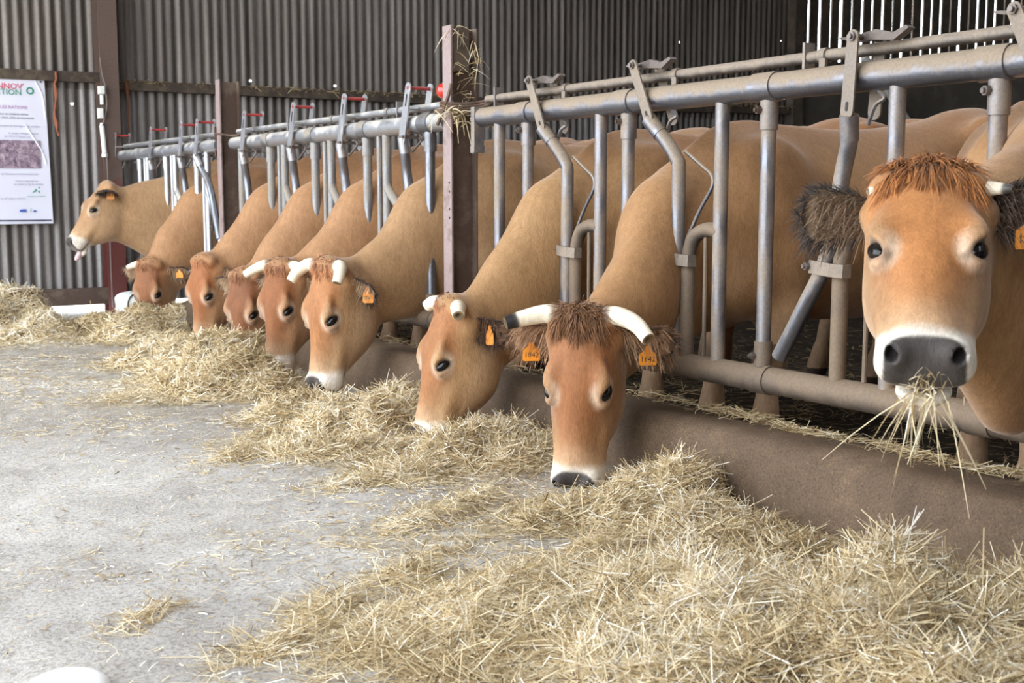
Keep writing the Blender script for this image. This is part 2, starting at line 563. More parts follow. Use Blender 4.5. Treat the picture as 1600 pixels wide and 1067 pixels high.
# vertical slats with daylight between them, solid panel below
slw = empty('wall_slatted', (0, YW, 0)); tag(slw, kind='structure')
zs0 = float(at_y(1420, 108, YW)[2])
gx = [float(at_y(px, 20, YW)[0]) for px in (1263.5, 1281.0, 1298.0, 1314.0, 1331.0, 1347.3, 1363.0, 1379.0, 1394.5, 1410.0, 1425.5, 1441.0, 1455.7, 1470.0, 1484.5, 1499.0, 1513.2, 1527.5, 1541.0, 1555.0, 1568.5)]
step = (gx[-1] - gx[0]) / (len(gx) - 1)
gx = gx + [gx[-1] + step * (i + 1) for i in range(12)]
edge = float(cp2[0]) + 0.08
for i, g_ in enumerate(gx):
    gw = 0.052 if i % 3 == 0 else 0.040
    r_ = g_ - gw / 2
    MB().box(((edge + r_) / 2, YW + 0.01 * (i % 2), (zs0 + 4.6) / 2 - .05), (r_ - edge, 0.022, 4.6 - zs0 + .1)).build('slat', M_BOARD, slw, smooth=False).location = (0, -YW, 0)
    edge = g_ + gw / 2
xe = edge
nseg = 5
xa = float(cp2[0]) + 0.085
for i in range(nseg):
    a_, b_ = xa + (xe - xa) * i / nseg, xa + (xe - xa) * (i + 1) / nseg
    MB().box(((a_ + b_) / 2, YW - 0.02, (zs0 - 0.06) / 2), (b_ - a_ - 0.012, 0.08, zs0 + 0.06)).build('concrete_panel', M_CONC, slw, smooth=False).location = (0, -YW, 0)
for s_ in list(wall.children): s_.location = (0, 0, 0)

# the unseen shed: roof, closed right side, front and left walls added to cut light
# unseen roof; ridge slot added to let sky light down on the stalls
o = MB().box((-0.9, 3.4, 4.75), (6.0, 15.4, 0.08)).build('ceiling_aisle', M_ROOF, smooth=False); tag(o, kind='structure')  # eave pulled back to let more sky light onto the aisle floor
o = MB().box((8.15, 3.4, 4.75), (10.7, 15.4, 0.08)).build('ceiling_stalls', M_ROOF, smooth=False); tag(o, kind='structure')
o = MB().box((13.3, 3.4, 2.3), (0.1, 15.0, 4.9)).build('wall_right', M_CONC, smooth=False); tag(o, kind='structure')
o = MB().box((4.3, -4.25, 2.3), (18.6, 0.1, 4.9)).build('wall_front_light_block', M_CONC, smooth=False); tag(o, kind='structure')  # unseen wall, added to hold back light from behind the camera
o = MB().box((-4.95, -2.2, 2.3), (0.1, 4.2, 4.9)).build('wall_left_light_block', M_CONC, smooth=False); tag(o, kind='structure')  # unseen wall piece, added to trim light from behind on the left

# ------------------------------------------------------------------ cows: implicit bodies meshed with surface nets
def knots(tab, n=240):
    """Catmull-Rom resampled table for np.interp"""
    u = np.array([t[0] for t in tab], float)
    out = []
    for j in range(1, len(tab[0])):
        y = np.array([t[j] for t in tab], float)
        d = np.gradient(y, u)
        uu = np.linspace(u[0], u[-1], n)
        i = np.clip(np.searchsorted(u, uu) - 1, 0, len(u) - 2)
        h = u[i + 1] - u[i]
        t = (uu - u[i]) / h
        out.append((2 * t ** 3 - 3 * t ** 2 + 1) * y[i] + (t ** 3 - 2 * t ** 2 + t) * h * d[i] + (-2 * t ** 3 + 3 * t ** 2) * y[i + 1] + (t ** 3 - t ** 2) * h * d[i + 1])
    return np.linspace(u[0], u[-1], n), out

def smin(a, b, k):
    h = np.maximum(k - np.abs(a - b), 0) / k
    return np.minimum(a, b) - h * h * k * 0.25

def smax(a, b, k):
    return -smin(-a, -b, k)

#        u      top     bottom  width at top, middle, bottom
def um(u):
    """stretch of the forehead: eyes sit close to half way down the face"""
    return float(np.interp(u, [-.05, 0, .212, .34, .47, .60], [-.05, 0, .250, .375, .485, .60]))

HEAD = knots([(um(r[0]),) + r[1:] for r in [
    (-0.05, -0.045, -0.150, 0.060, 0.075, 0.060),
    (0.00, -0.005, -0.190, 0.092, 0.098, 0.072),
    (0.06, 0.012, -0.240, 0.104, 0.112, 0.080),
    (0.13, 0.020, -0.292, 0.102, 0.120, 0.084),
    (0.20, 0.016, -0.325, 0.088, 0.122, 0.086),
    (0.27, 0.002, -0.330, 0.076, 0.116, 0.078),
    (0.34, -0.012, -0.300, 0.066, 0.100, 0.062),
    (0.41, -0.020, -0.252, 0.060, 0.085, 0.050),
    (0.47, -0.026, -0.212, 0.064, 0.082, 0.050),
    (0.51, -0.038, -0.194, 0.070, 0.087, 0.054),
    (0.545, -0.064, -0.178, 0.070, 0.086, 0.050),
    (0.575, -0.097, -0.164, 0.054, 0.066, 0.042),
    (0.60, -0.128, -0.146, 0.030, 0.034, 0.026)]])

TRUNK = knots([(r[0], r[1], r[2], r[3] * .92, r[4] * .92, r[5] * .92) for r in [
    (0.10, 1.06, 0.70, 0.06, 0.13, 0.07),
    (0.30, 1.19, 0.58, 0.07, 0.20, 0.10),
    (0.45, 1.235, 0.51, 0.08, 0.245, 0.13),
    (0.65, 1.235, 0.48, 0.10, 0.285, 0.17),
    (0.90, 1.225, 0.46, 0.14, 0.325, 0.20),
    (1.20, 1.240, 0.46, 0.17, 0.345, 0.21),
    (1.50, 1.285, 0.53, 0.19, 0.315, 0.16),
    (1.70, 1.335, 0.62, 0.19, 0.285, 0.13),
    (1.90, 1.335, 0.72, 0.15, 0.25, 0.11),
    (2.05, 1.260, 0.80, 0.10, 0.19, 0.09),
    (2.16, 1.140, 0.90, 0.05, 0.08, 0.05)]])

def loft(U, V, W, tab, n=2.5):
    uu, (wt, wb, at, am, ab) = tab
    t = np.interp(U, uu, wt); b = np.interp(U, uu, wb)
    c = (t + b) / 2; h = (t - b) / 2
    s = (W - c) / h
    sc = np.clip(s, -1.2, 1.2)
    a1 = np.interp(U, uu, at); a0 = np.interp(U, uu, am); a2 = np.interp(U, uu, ab)
    a = a0 + (a1 - a2) / 2 * sc + ((a1 + a2) / 2 - a0) * sc * sc
    a = np.maximum(a, 0.015)
    r = (np.abs(V / a) ** n + np.abs(s) ** n) ** (1 / n)
    return (r - 1) * np.minimum(a0, h)

def ellip(P, c, r):
    q = [(P[i] - c[i]) / r[i] for i in range(3)]
    k0 = np.sqrt(q[0] ** 2 + q[1] ** 2 + q[2] ** 2)
    return (k0 - 1) * min(r)

def capsule(P, a, b, ra, rb):
    a = np.array(a, float); b = np.array(b, float)
    ba = b - a
    t = np.clip(((P[0] - a[0]) * ba[0] + (P[1] - a[1]) * ba[1] + (P[2] - a[2]) * ba[2]) / (ba @ ba), 0, 1)
    d = np.sqrt((P[0] - a[0] - t * ba[0]) ** 2 + (P[1] - a[1] - t * ba[1]) ** 2 + (P[2] - a[2] - t * ba[2]) ** 2)
    return d - (ra + (rb - ra) * t)

def ecapsule(P, a, b, ra, rb, lat):
    """elliptic cone-capsule: ra=(in-plane, lateral)"""
    a = np.array(a, float); b = np.array(b, float)
    ba = b - a
    t = np.clip(((P[0] - a[0]) * ba[0] + (P[1] - a[1]) * ba[1] + (P[2] - a[2]) * ba[2]) / (ba @ ba), 0, 1)
    rx, ry, rz = P[0] - a[0] - t * ba[0], P[1] - a[1] - t * ba[1], P[2] - a[2] - t * ba[2]
    l = rx * lat[0] + ry * lat[1] + rz * lat[2]
    m2 = np.maximum(rx * rx + ry * ry + rz * rz - l * l, 0)
    rm = ra[0] + (rb[0] - ra[0]) * t
    rl = ra[1] + (rb[1] - ra[1]) * t
    return (np.sqrt(m2 / rm ** 2 + l * l / rl ** 2) - 1) * np.minimum(rm, rl)


class Grid:
    def __init__(self, xs, ys, zs):
        self.ax = [np.array(xs), np.array(ys), np.array(zs)]
        self.F = np.full((len(xs), len(ys), len(zs)), 5.0, np.float32)

    def op(self, fn, lo, hi, k=0.05, mode='u'):
        m = k + 0.05
        sl = []
        for i in range(3):
            i0 = max(0, np.searchsorted(self.ax[i], lo[i] - m) - 1)
            i1 = min(len(self.ax[i]), np.searchsorted(self.ax[i], hi[i] + m) + 1)
            if i1 - i0 < 2: return
            sl.append(slice(i0, i1))
        P = np.meshgrid(*[self.ax[i][sl[i]] for i in range(3)], indexing='ij', sparse=False)
        d = fn(P)
        s = tuple(sl)
        if mode == 'u': self.F[s] = smin(self.F[s], d, k)
        else: self.F[s] = smax(self.F[s], -d, k)

    def nets(self, smooth=2):
        F = self.F
        S = F < 0
        nx, ny, nz = F.shape
        c = np.zeros((nx - 1, ny - 1, nz - 1), np.int8)
        for dx in (0, 1):
            for dy in (0, 1):
                for dz in (0, 1):
                    c += S[dx:nx - 1 + dx, dy:ny - 1 + dy, dz:nz - 1 + dz]
        act = (c > 0) & (c < 8)
        I = np.argwhere(act)
        idx = np.full(act.shape, -1, np.int64)
        idx[act] = np.arange(len(I))
        acc = np.zeros((len(I), 3)); cnt = np.zeros(len(I))
        corners = [(a, b, d) for a in (0, 1) for b in (0, 1) for d in (0, 1)]
        for p in corners:
            for axis in range(3):
                if p[axis]: continue
                q = list(p); q[axis] = 1
                A = I + np.array(p); B = I + np.array(q)
                fa = F[A[:, 0], A[:, 1], A[:, 2]]; fb = F[B[:, 0], B[:, 1], B[:, 2]]
                m = (fa < 0) != (fb < 0)
                t = np.where(m, fa / np.where(m, fa - fb, 1), 0)
                pos = np.stack([self.ax[i][A[:, i]] * (1 - t) + self.ax[i][B[:, i]] * t for i in range(3)], 1)
                acc[m] += pos[m]; cnt[m] += 1
        V = acc / cnt[:, None]
        quads = []
        for axis in range(3):
            sa = [slice(0, n) for n in F.shape]; sb = list(sa)
            sa[axis] = slice(0, F.shape[axis] - 1); sb[axis] = slice(1, F.shape[axis])
            ch = S[tuple(sa)] != S[tuple(sb)]
            e = np.argwhere(ch)
            o1, o2 = [(1, 2), (2, 0), (0, 1)][axis]
            ok = (e[:, o1] > 0) & (e[:, o2] > 0) & (e[:, o1] < F.shape[o1] - 1) & (e[:, o2] < F.shape[o2] - 1)
            e = e[ok]
            def cell(d1, d2):
                q = e.copy(); q[:, o1] += d1; q[:, o2] += d2
                return idx[q[:, 0], q[:, 1], q[:, 2]]
            Q = np.stack([cell(-1, -1), cell(0, -1), cell(0, 0), cell(-1, 0)], 1)
            flip = ~S[e[:, 0], e[:, 1], e[:, 2]]
            Q[flip] = Q[flip][:, ::-1]
            quads.append(Q)
        Q = np.concatenate(quads)
        E = np.concatenate([Q[:, [0, 1]], Q[:, [1, 2]], Q[:, [2, 3]], Q[:, [3, 0]]])
        E = np.concatenate([E, E[:, ::-1]])
        deg = np.bincount(E[:, 0], minlength=len(V)).astype(float)
        for it in range(smooth * 2):
            f = 0.5 if it % 2 == 0 else -0.52
            avg = np.stack([np.bincount(E[:, 0], V[E[:, 1], i], minlength=len(V)) for i in range(3)], 1) / deg[:, None]
            V = V + f * (avg - V)
        return V, Q


def axis_grid(lo, flo, fhi, hi, fine, coarse):
    a = np.arange(flo, fhi + 1e-6, fine)
    L = [flo]; s = fine
    while L[-1] > lo:
        s = min(coarse, s * 1.2); L.append(L[-1] - s)
    R = [a[-1]]; s = fine
    while R[-1] < hi:
        s = min(coarse, s * 1.2); R.append(R[-1] + s)
    return np.concatenate([L[:0:-1], a, R[1:]])


def unit(v):
    v = np.array(v, float)
    return v / np.linalg.norm(v)

def rot_axis(v, ax, ang):
    ax = unit(ax); v = np.array(v, float)
    return v * math.cos(ang) + np.cross(ax, v) * math.sin(ang) + ax * (ax @ v) * (1 - math.cos(ang))


EYE = np.array([0.250, 0.104, -0.026])
C_TAN = np.array(srgb(166, 125, 89)); C_RUST = np.array(srgb(148, 96, 60)); C_PALE = np.array(srgb(204, 172, 138))
C_WHITE = np.array(srgb(236, 230, 220)); C_NOSE = np.array(srgb(52, 46, 46)); C_DARK = np.array(srgb(58, 42, 34))
C_SHANK = np.array(srgb(150, 122, 98))

def sstep(x, a, b):
    t = np.clip((x - a) / (b - a), 0, 1)
    return t * t * (3 - 2 * t)


def eye_axes(s):
    """(normal, long axis, short axis) of the eye opening in head coordinates (u, v, w)"""
    n_ = unit((0.0, 0.80 * s, 0.60))
    m = np.array((0.0, -0.60 * s, 0.80))
    t1 = unit(np.array((0.80, 0, 0)) + 0.60 * m)
    return n_, t1, np.cross(n_, t1)


def cow_body(c):
    """c: pose dict in cow space (faces -X, origin on the ground where the neck passes the barrier)"""
    P0, e1, e2, e3, sc = c['P'], c['e1'], c['e2'], c['e3'], c['scale']
    Rm = np.stack([e1, e3, e2])
    wd = c.get('wide', 1.0)
    def loc(P):
        q = [P[i] - P0[i] for i in range(3)]
        o_ = [(q[0] * r[0] + q[1] * r[1] + q[2] * r[2]) / sc for r in Rm]
        return [o_[0], o_[1] / wd, o_[2]]
    corners = np.array([P0 + sc * (u * e1 + wd * v * e3 + w * e2) for u in (-0.08, 0.62) for v in (-0.16, 0.16) for w in (-0.30, 0.06)])
    lo, hi = corners.min(0), corners.max(0)
    fine = c.get('fine', 0.0075)
    bx = c.get('back', 2.25)
    g = Grid(axis_grid(lo[0] - .02, lo[0] - .01, hi[0] + .03, bx, fine, 0.028),
             axis_grid(min(-0.48, lo[1] - .02), lo[1], hi[1], max(0.48, hi[1] + .02), fine, 0.024),
             axis_grid(-0.03, max(lo[2] - .01, -0.02), hi[2] + .02, max(1.45, hi[2] + .05), fine, 0.026))
    # trunk
    g.op(lambda P: smax(loft(P[0], P[1], P[2], TRUNK, 2.3), np.abs(P[0] - 1.13) - 1.02, 0.08), (0.1, -.4, .4), (2.2, .4, 1.4))
    # neck
    nk = c['neck']
    for i in range(len(nk) - 1):
        a, ra = np.array(nk[i][0]), nk[i][1]
        b, rb = np.array(nk[i + 1][0]), nk[i + 1][1]
        t = unit(b - a)
        lat = unit(np.cross((0, 0, 1), t)) if abs(t[2]) < 0.95 else np.array([0, 1, 0])
        R = max(max(ra), max(rb))
        g.op(lambda P: ecapsule(P, a, b, ra, rb, lat), np.minimum(a, b) - R, np.maximum(a, b) + R, 0.07)
    dl = c['dewlap']
    for i in range(len(dl) - 1):
        a, ra = np.array(dl[i][0]), dl[i][1]
        b, rb = np.array(dl[i + 1][0]), dl[i + 1][1]
        lat = unit(np.cross((0, 0, 1), b - a))
        R = max(max(ra), max(rb))
        g.op(lambda P: ecapsule(P, a, b, ra, rb, lat), np.minimum(a, b) - R, np.maximum(a, b) + R, 0.10)
    # shoulders, hips, legs
    for s in (-1, 1):
        def E(cc, rr, k=0.08):
            g.op(lambda P: ellip(P, cc, rr), np.array(cc) - rr, np.array(cc) + rr, k)
        E((0.46, 0.17 * s, 0.88), np.array((0.16, 0.09, 0.27)), 0.09)
        E((0.36, 0.12 * s, 0.66), np.array((0.15, 0.11, 0.14)), 0.08)
        E((1.66, 0.22 * s, 1.24), np.array((0.12, 0.06, 0.06)), 0.09)
        E((1.86, 0.19 * s, 0.98), np.array((0.22, 0.10, 0.28)), 0.09)
        g.op(lambda P: ellip(P, (1.44, 0.29 * s, 1.10), (0.15, 0.07, 0.07)), np.array((1.29, .29 * s - .07, 1.03)), np.array((1.59, .29 * s + .07, 1.17)), 0.09, 's')
        g.op(lambda P: ellip(P, (0.66, 0.31 * s, 0.95), (0.06, 0.05, 0.20)), np.array((0.60, .31 * s - .05, .75)), np.array((.72, .31 * s + .05, 1.15)), 0.08, 's')
        st = c.get('stance', {}).get(s, 0.0)
        chain = [((0.50, 0.17 * s, 0.74), 0.115), ((0.49 + .3 * st, 0.165 * s, 0.53), 0.078), ((0.46 + .6 * st, 0.15 * s, 0.345), 0.056),
                 ((0.455 + .75 * st, 0.15 * s, 0.30), 0.050), ((0.45 + .95 * st, 0.15 * s, 0.155), 0.037), ((0.44 + st, 0.15 * s, 0.10), 0.043), ((0.425 + st, 0.15 * s, 0.045), 0.050)]
        hind = [((1.86, 0.20 * s, 0.86), 0.15), ((1.72, 0.20 * s, 0.68), 0.115), ((1.90, 0.18 * s, 0.47), 0.062), ((1.92, 0.18 * s, 0.42), 0.054),
                ((1.85, 0.18 * s, 0.17), 0.038), ((1.83, 0.18 * s, 0.11), 0.044), ((1.80, 0.18 * s, 0.045), 0.052)]
        for ch in (chain, hind):
            for (a, ra), (b, rb) in zip(ch[:-1], ch[1:]):
                R = max(ra, rb)
                g.op(lambda P: capsule(P, a, b, ra, rb), np.minimum(a, b) - R, np.maximum(a, b) + R, 0.045)
    # head
    g.op(lambda P: (lambda q: smax(smax(loft(q[0], q[1], q[2], HEAD, 2.6), q[0] - 0.588, 0.035), -0.045 - q[0], 0.06) * sc)(loc(P)), lo, hi, 0.05)
    def H(cc, rr, k=0.03, mode='u'):
        cc = (um(cc[0]), cc[1], cc[2])
        cw = P0 + sc * (cc[0] * e1 + wd * cc[1] * e3 + cc[2] * e2)
        R = max(rr) * sc * wd
        g.op(lambda P: ellip(loc(P), cc, rr) * sc, cw - R, cw + R, k, mode)
    def HE(s):
        n_, t1, t2 = eye_axes(s)
        cc = (EYE[0], (EYE[1] + 0.010) * s, EYE[2] + 0.006)
        cw = P0 + sc * (cc[0] * e1 + wd * cc[1] * e3 + cc[2] * e2)
        def fe(P):
            q = loc(P)
            q = [q[i] - cc[i] for i in range(3)]
            return ellip([sum(q[i] * t[i] for i in range(3)) for t in (t1, t2, n_)], (0, 0, 0), (0.038 * c.get('eye_s', .86), 0.024 * c.get('eye_s', .86), 0.020)) * sc
        g.op(fe, cw - 0.05, cw + 0.05, 0.012, 's')
    H((0.0, 0, -0.035), (0.055, 0.085, 0.055), 0.03)              # poll
    H((0.548, 0, -0.194), (0.050, 0.054, 0.027), 0.012)            # chin and lower lip
    for s in (-1, 1):
        H((0.172, 0.088 * s, -0.004), (0.050, 0.026, 0.020), 0.03)    # brow over the eye
        H((0.212, 0.094 * s, -0.036), (0.048, 0.024, 0.034), 0.025)   # orbit
        H((0.215, 0.072 * s, -0.215), (0.095, 0.042, 0.085), 0.04)    # cheek
        H((0.33, 0.074 * s, -0.115), (0.10, 0.020, 0.022), 0.03)      # facial crest
        H((0.045, 0.105 * s, -0.095), (0.040, 0.035, 0.040), 0.035)   # ear base
        H((0.010, 0.088 * s, -0.030), (0.030, 0.030, 0.030), 0.03)    # horn base
        H((0.535, 0.054 * s, -0.072), (0.038, 0.032, 0.036), 0.02)   # nostril wing
        H((0.500, 0.060 * s, -0.125), (0.055, 0.024, 0.034), 0.025)   # upper lip
        H((0.548, 0.060 * s, -0.060), (0.026, 0.013, 0.016), 0.008, 's')
        H((0.530, 0.086 * s, -0.166), (0.085, 0.034, 0.0065), 0.010, 's')
        HE(s)
    V, Q = g.nets(2)

    # coat colours of the hide (true markings)
    u, v, w = loc([V[:, i] for i in range(3)])
    inh = (u > -0.06) & (u < 0.66) & (np.abs(v) < 0.19) & (w > -0.33) & (w < 0.10)
    av = np.abs(v)
    x, y, z = V.T
    base = np.array(c.get('tan', C_TAN)); rust = np.array(c.get('rust', C_RUST))
    col = np.tile(base, (len(V), 1))
    def mixin(m, cc):
        nonlocal col
        m = np.clip(m, 0, 1)[:, None]
        col = col * (1 - m) + np.array(cc) * m
    nz = fbm(x * 6 + 3, z * 6 + y * 5, 3)
    # body: paler belly and legs, rustier crest of the neck
    mixin(sstep(0.75 - z + 0.1 * nz, 0.0, 0.45) * 0.55 * (x > 0.1), C_PALE)
    mixin(sstep(z - 1.0 + 0.08 * nz, 0, 0.3) * 0.30 * c.get('crest', 1.0), rust)
    mixin(sstep(0.42 - z, 0, 0.18) * (x > 0.2) * 0.7, C_SHANK)
    knee = np.exp(-((z - 0.33) / 0.07) ** 2) * (x < 0.52) * (x > 0.3)
    mixin(knee * 0.6, C_DARK)
    mixin((z < 0.085) * (x > 0.2) * 1.0, C_DARK)
    # neck mix towards the head
    dh = smax(loft(u, v, w, HEAD, 2.6), -0.02 - u, 0.03)
    hm = inh * sstep(u, -0.05, 0.04) * sstep(0.05 + 0.07 * sstep(u, .40, .46) - dh, 0, 0.045)
    r_ = c.get('face', 0.85)
    mixin(hm * sstep(w + 0.09 - 0.25 * np.maximum(u - .2, 0) * 0 + 0.02 * nz, 0.0, 0.07) * r_ * (1 - 0.45 * sstep(u, .30, .46)), rust)
    mixin(hm * sstep(0.09 - u + 0.03 * nz, 0, 0.12) * sstep(w + 0.13, 0, 0.08) * 0.5 * r_, rust * 0.85)
    mixin(hm * sstep(-0.10 - w, 0, 0.10) * c.get('cheek', 0.35), C_PALE)
    # pale ring round the eye, dark tear line
    de = np.sqrt(((u - EYE[0]) / 0.062) ** 2 + ((w - EYE[2]) / 0.050) ** 2 + ((av - EYE[1]) / 0.06) ** 2)
    mixin(hm * sstep(1.25 - de, 0, 0.55) * c.get('eyering', 0.75), C_PALE * 0.7 + C_WHITE * 0.35)
    mixin(hm * np.exp(-((u - .315) / .045) ** 2 - ((av - .088) / .03) ** 2) * c.get('undereye', 0.25), np.array(srgb(136, 104, 84)))
    mixin(hm * np.exp(-(av / .05) ** 2) * sstep(u, .12, .3) * (1 - sstep(u, .36, .47)) * sstep(w + .06, 0, .04) * .35 * r_, rust * .9)
    # pale muzzle ring, dark nose pad and nostrils, lip line
    rs_ = c.get('ring', 0.488)
    ring = sstep(u - rs_ + 0.30 * np.maximum(-w - 0.07, 0) + 0.25 * np.maximum(av - 0.04, 0) + 0.010 * nz, 0, 0.04)
    mixin(hm * sstep(u, rs_ - 0.09, rs_ + 0.02) * 0.6, C_PALE)
    mixin(hm * ring * c.get('muzzle', 0.85), C_WHITE)
    lip = hm * np.exp(-((w + 0.167) / 0.009) ** 2) * sstep(u, 0.43, 0.50)
    mixin(lip * 0.9, C_NOSE)
    pe = np.sqrt((np.maximum(0.600 - u, 0) / 0.084) ** 2 + (av / 0.080) ** 4)
    pad = hm * sstep(1.05 - pe, 0, 0.14) * sstep(w + 0.152, 0, 0.008)
    mixin(pad * 0.96, C_NOSE)
    dn = np.sqrt(((u - 0.548) / 0.030) ** 2 + ((w + 0.062) / 0.024) ** 2 + ((av - 0.060) / 0.018) ** 2)
    mixin(hm * sstep(1.15 - dn, 0, 0.35), C_NOSE * 0.6)
    n_, t1, t2 = eye_axes(1)
    q = [u - EYE[0], av - EYE[1], w - EYE[2]]
    de2 = np.sqrt((sum(q[i] * t1[i] for i in range(3)) / (0.042 * c.get('eye_s', .86))) ** 2 + (sum(q[i] * t2[i] for i in range(3)) / (0.027 * c.get('eye_s', .86))) ** 2)
    mixin(hm * (av > 0.06) * sstep(1.22 - de2, 0, 0.28), C_NOSE * 0.5)
    return V, Q, col

# ------------------------------------------------------------------ hide, horn, eye materials
def hide_material(name, attr='coat', rough=0.62, grain=1.0):
    m = NT(name)
    at = m.n('ShaderNodeAttribute', attribute_name=attr)
    v = m.coord((1, 1, 1))
    big = m.noise(v, 3.5, 4, 0.6)
    mid = m.noise(m.coord((1.0, 1.0, 0.35)), 55, 3, 0.6, 0.6)
    fin = m.noise(m.coord((1.0, 1.0, 0.22)), 260, 2, 0.6, 0.3)
    c1 = m.mix(1.0, at.outputs['Color'], m.ramp(big, [(0.28, (0.80, 0.77, 0.74)), (0.5, (1, 1, 1)), (0.74, (1.13, 1.12, 1.10))]), 'MULTIPLY')
    c2 = m.mix(grain, c1, m.ramp(mid, [(0.30, (0.86, 0.84, 0.82)), (0.70, (1.10, 1.10, 1.10))]), 'MULTIPLY')
    c3 = m.mix(grain, c2, m.ramp(fin, [(0.30, (0.84, 0.83, 0.82)), (0.70, (1.12, 1.12, 1.12))]), 'MULTIPLY')
    h = m.n('ShaderNodeMath', operation='ADD', ins={0: mid, 1: fin}).outputs[0]
    m.bump(h, 0.35, 0.004)
    m.set(color=c3, rough=rough, spec=0.25, sheen=0.45, sheenr=0.35)
    m.bsdf.inputs['Sheen Tint'].default_value = (1.0, 0.86, 0.78, 1)
    return m.m

M_HIDE = hide_material('cow_hide')
M_EAR = hide_material('cow_ear', rough=0.75)

def hair_material(name):
    m = NT(name)
    at = m.n('ShaderNodeAttribute', attribute_name='coat')
    m.set(color=at.outputs['Color'], rough=0.55, spec=0.3, sheen=0.2)
    return m.m
M_HAIR = hair_material('cow_hair')

def horn_material():
    m = NT('horn')
    at = m.n('ShaderNodeAttribute', attribute_name='coat')
    nz = m.noise(m.coord((1, 1, 1)), 45, 4, 0.65)
    c = m.mix(1.0, at.outputs['Color'], m.ramp(nz, [(0.3, (0.80, 0.76, 0.70)), (0.6, (1.05, 1.04, 1.02))]), 'MULTIPLY')
    m.bump(nz, 0.25, 0.003)
    m.set(color=c, rough=0.42, spec=0.4)
    return m.m
M_HORN = horn_material()
M_EYE = NT('eyeball').set(color=(0.006, 0.005, 0.005), rough=0.12, spec=0.35)
M_TONGUE = mat_plain('tongue', srgb(206, 178, 180), rough=0.35, var=.05)
M_TAG = mat_plain('ear_tag_plastic', srgb(226, 140, 30), rough=0.45, var=0.06, scale=30)
M_TAGTXT = NT('tag_print').set(color=srgb(70, 48, 26), rough=0.6)


def ribbons(roots, dirs, lengths, width, droop, segs=3, bend=None, rng=RNG, cols=None):
    """hair or straw as ribbons; returns verts, quads, per-vertex colours"""
    n = len(roots)
    roots = np.asarray(roots, float); dirs = np.asarray(dirs, float)
    dirs = dirs / (np.linalg.norm(dirs, axis=1, keepdims=True) + 1e-9)
    L = np.asarray(lengths, float)[:, None] if not np.isscalar(lengths) else np.full((n, 1), lengths)
    W = np.asarray(width, float)[:, None] if not np.isscalar(width) else np.full((n, 1), width)
    side = np.cross(dirs, rng.normal(size=(n, 3)))
    side /= (np.linalg.norm(side, axis=1, keepdims=True) + 1e-9)
    V = np.zeros((n, segs + 1, 2, 3))
    for k in range(segs + 1):
        t = k / segs
        p = roots + dirs * L * t + np.asarray(droop) * (t * t) * L
        if bend is not None: p = p + bend * (t * t) * L
        wv = W * (1 - 0.75 * t * t) * 0.5
        V[:, k, 0] = p - side * wv
        V[:, k, 1] = p + side * wv
    base = (np.arange(n) * (segs + 1) * 2)[:, None]
    Q = []
    for k in range(segs):
        Q.append(base + np.array([[2 * k, 2 * k + 1, 2 * k + 3, 2 * k + 2]]))
    Q = np.concatenate(Q)
    C = None
    if cols is not None:
        C = np.repeat(np.asarray(cols), (segs + 1) * 2, axis=0)
    return V.reshape(-1, 3), Q, C


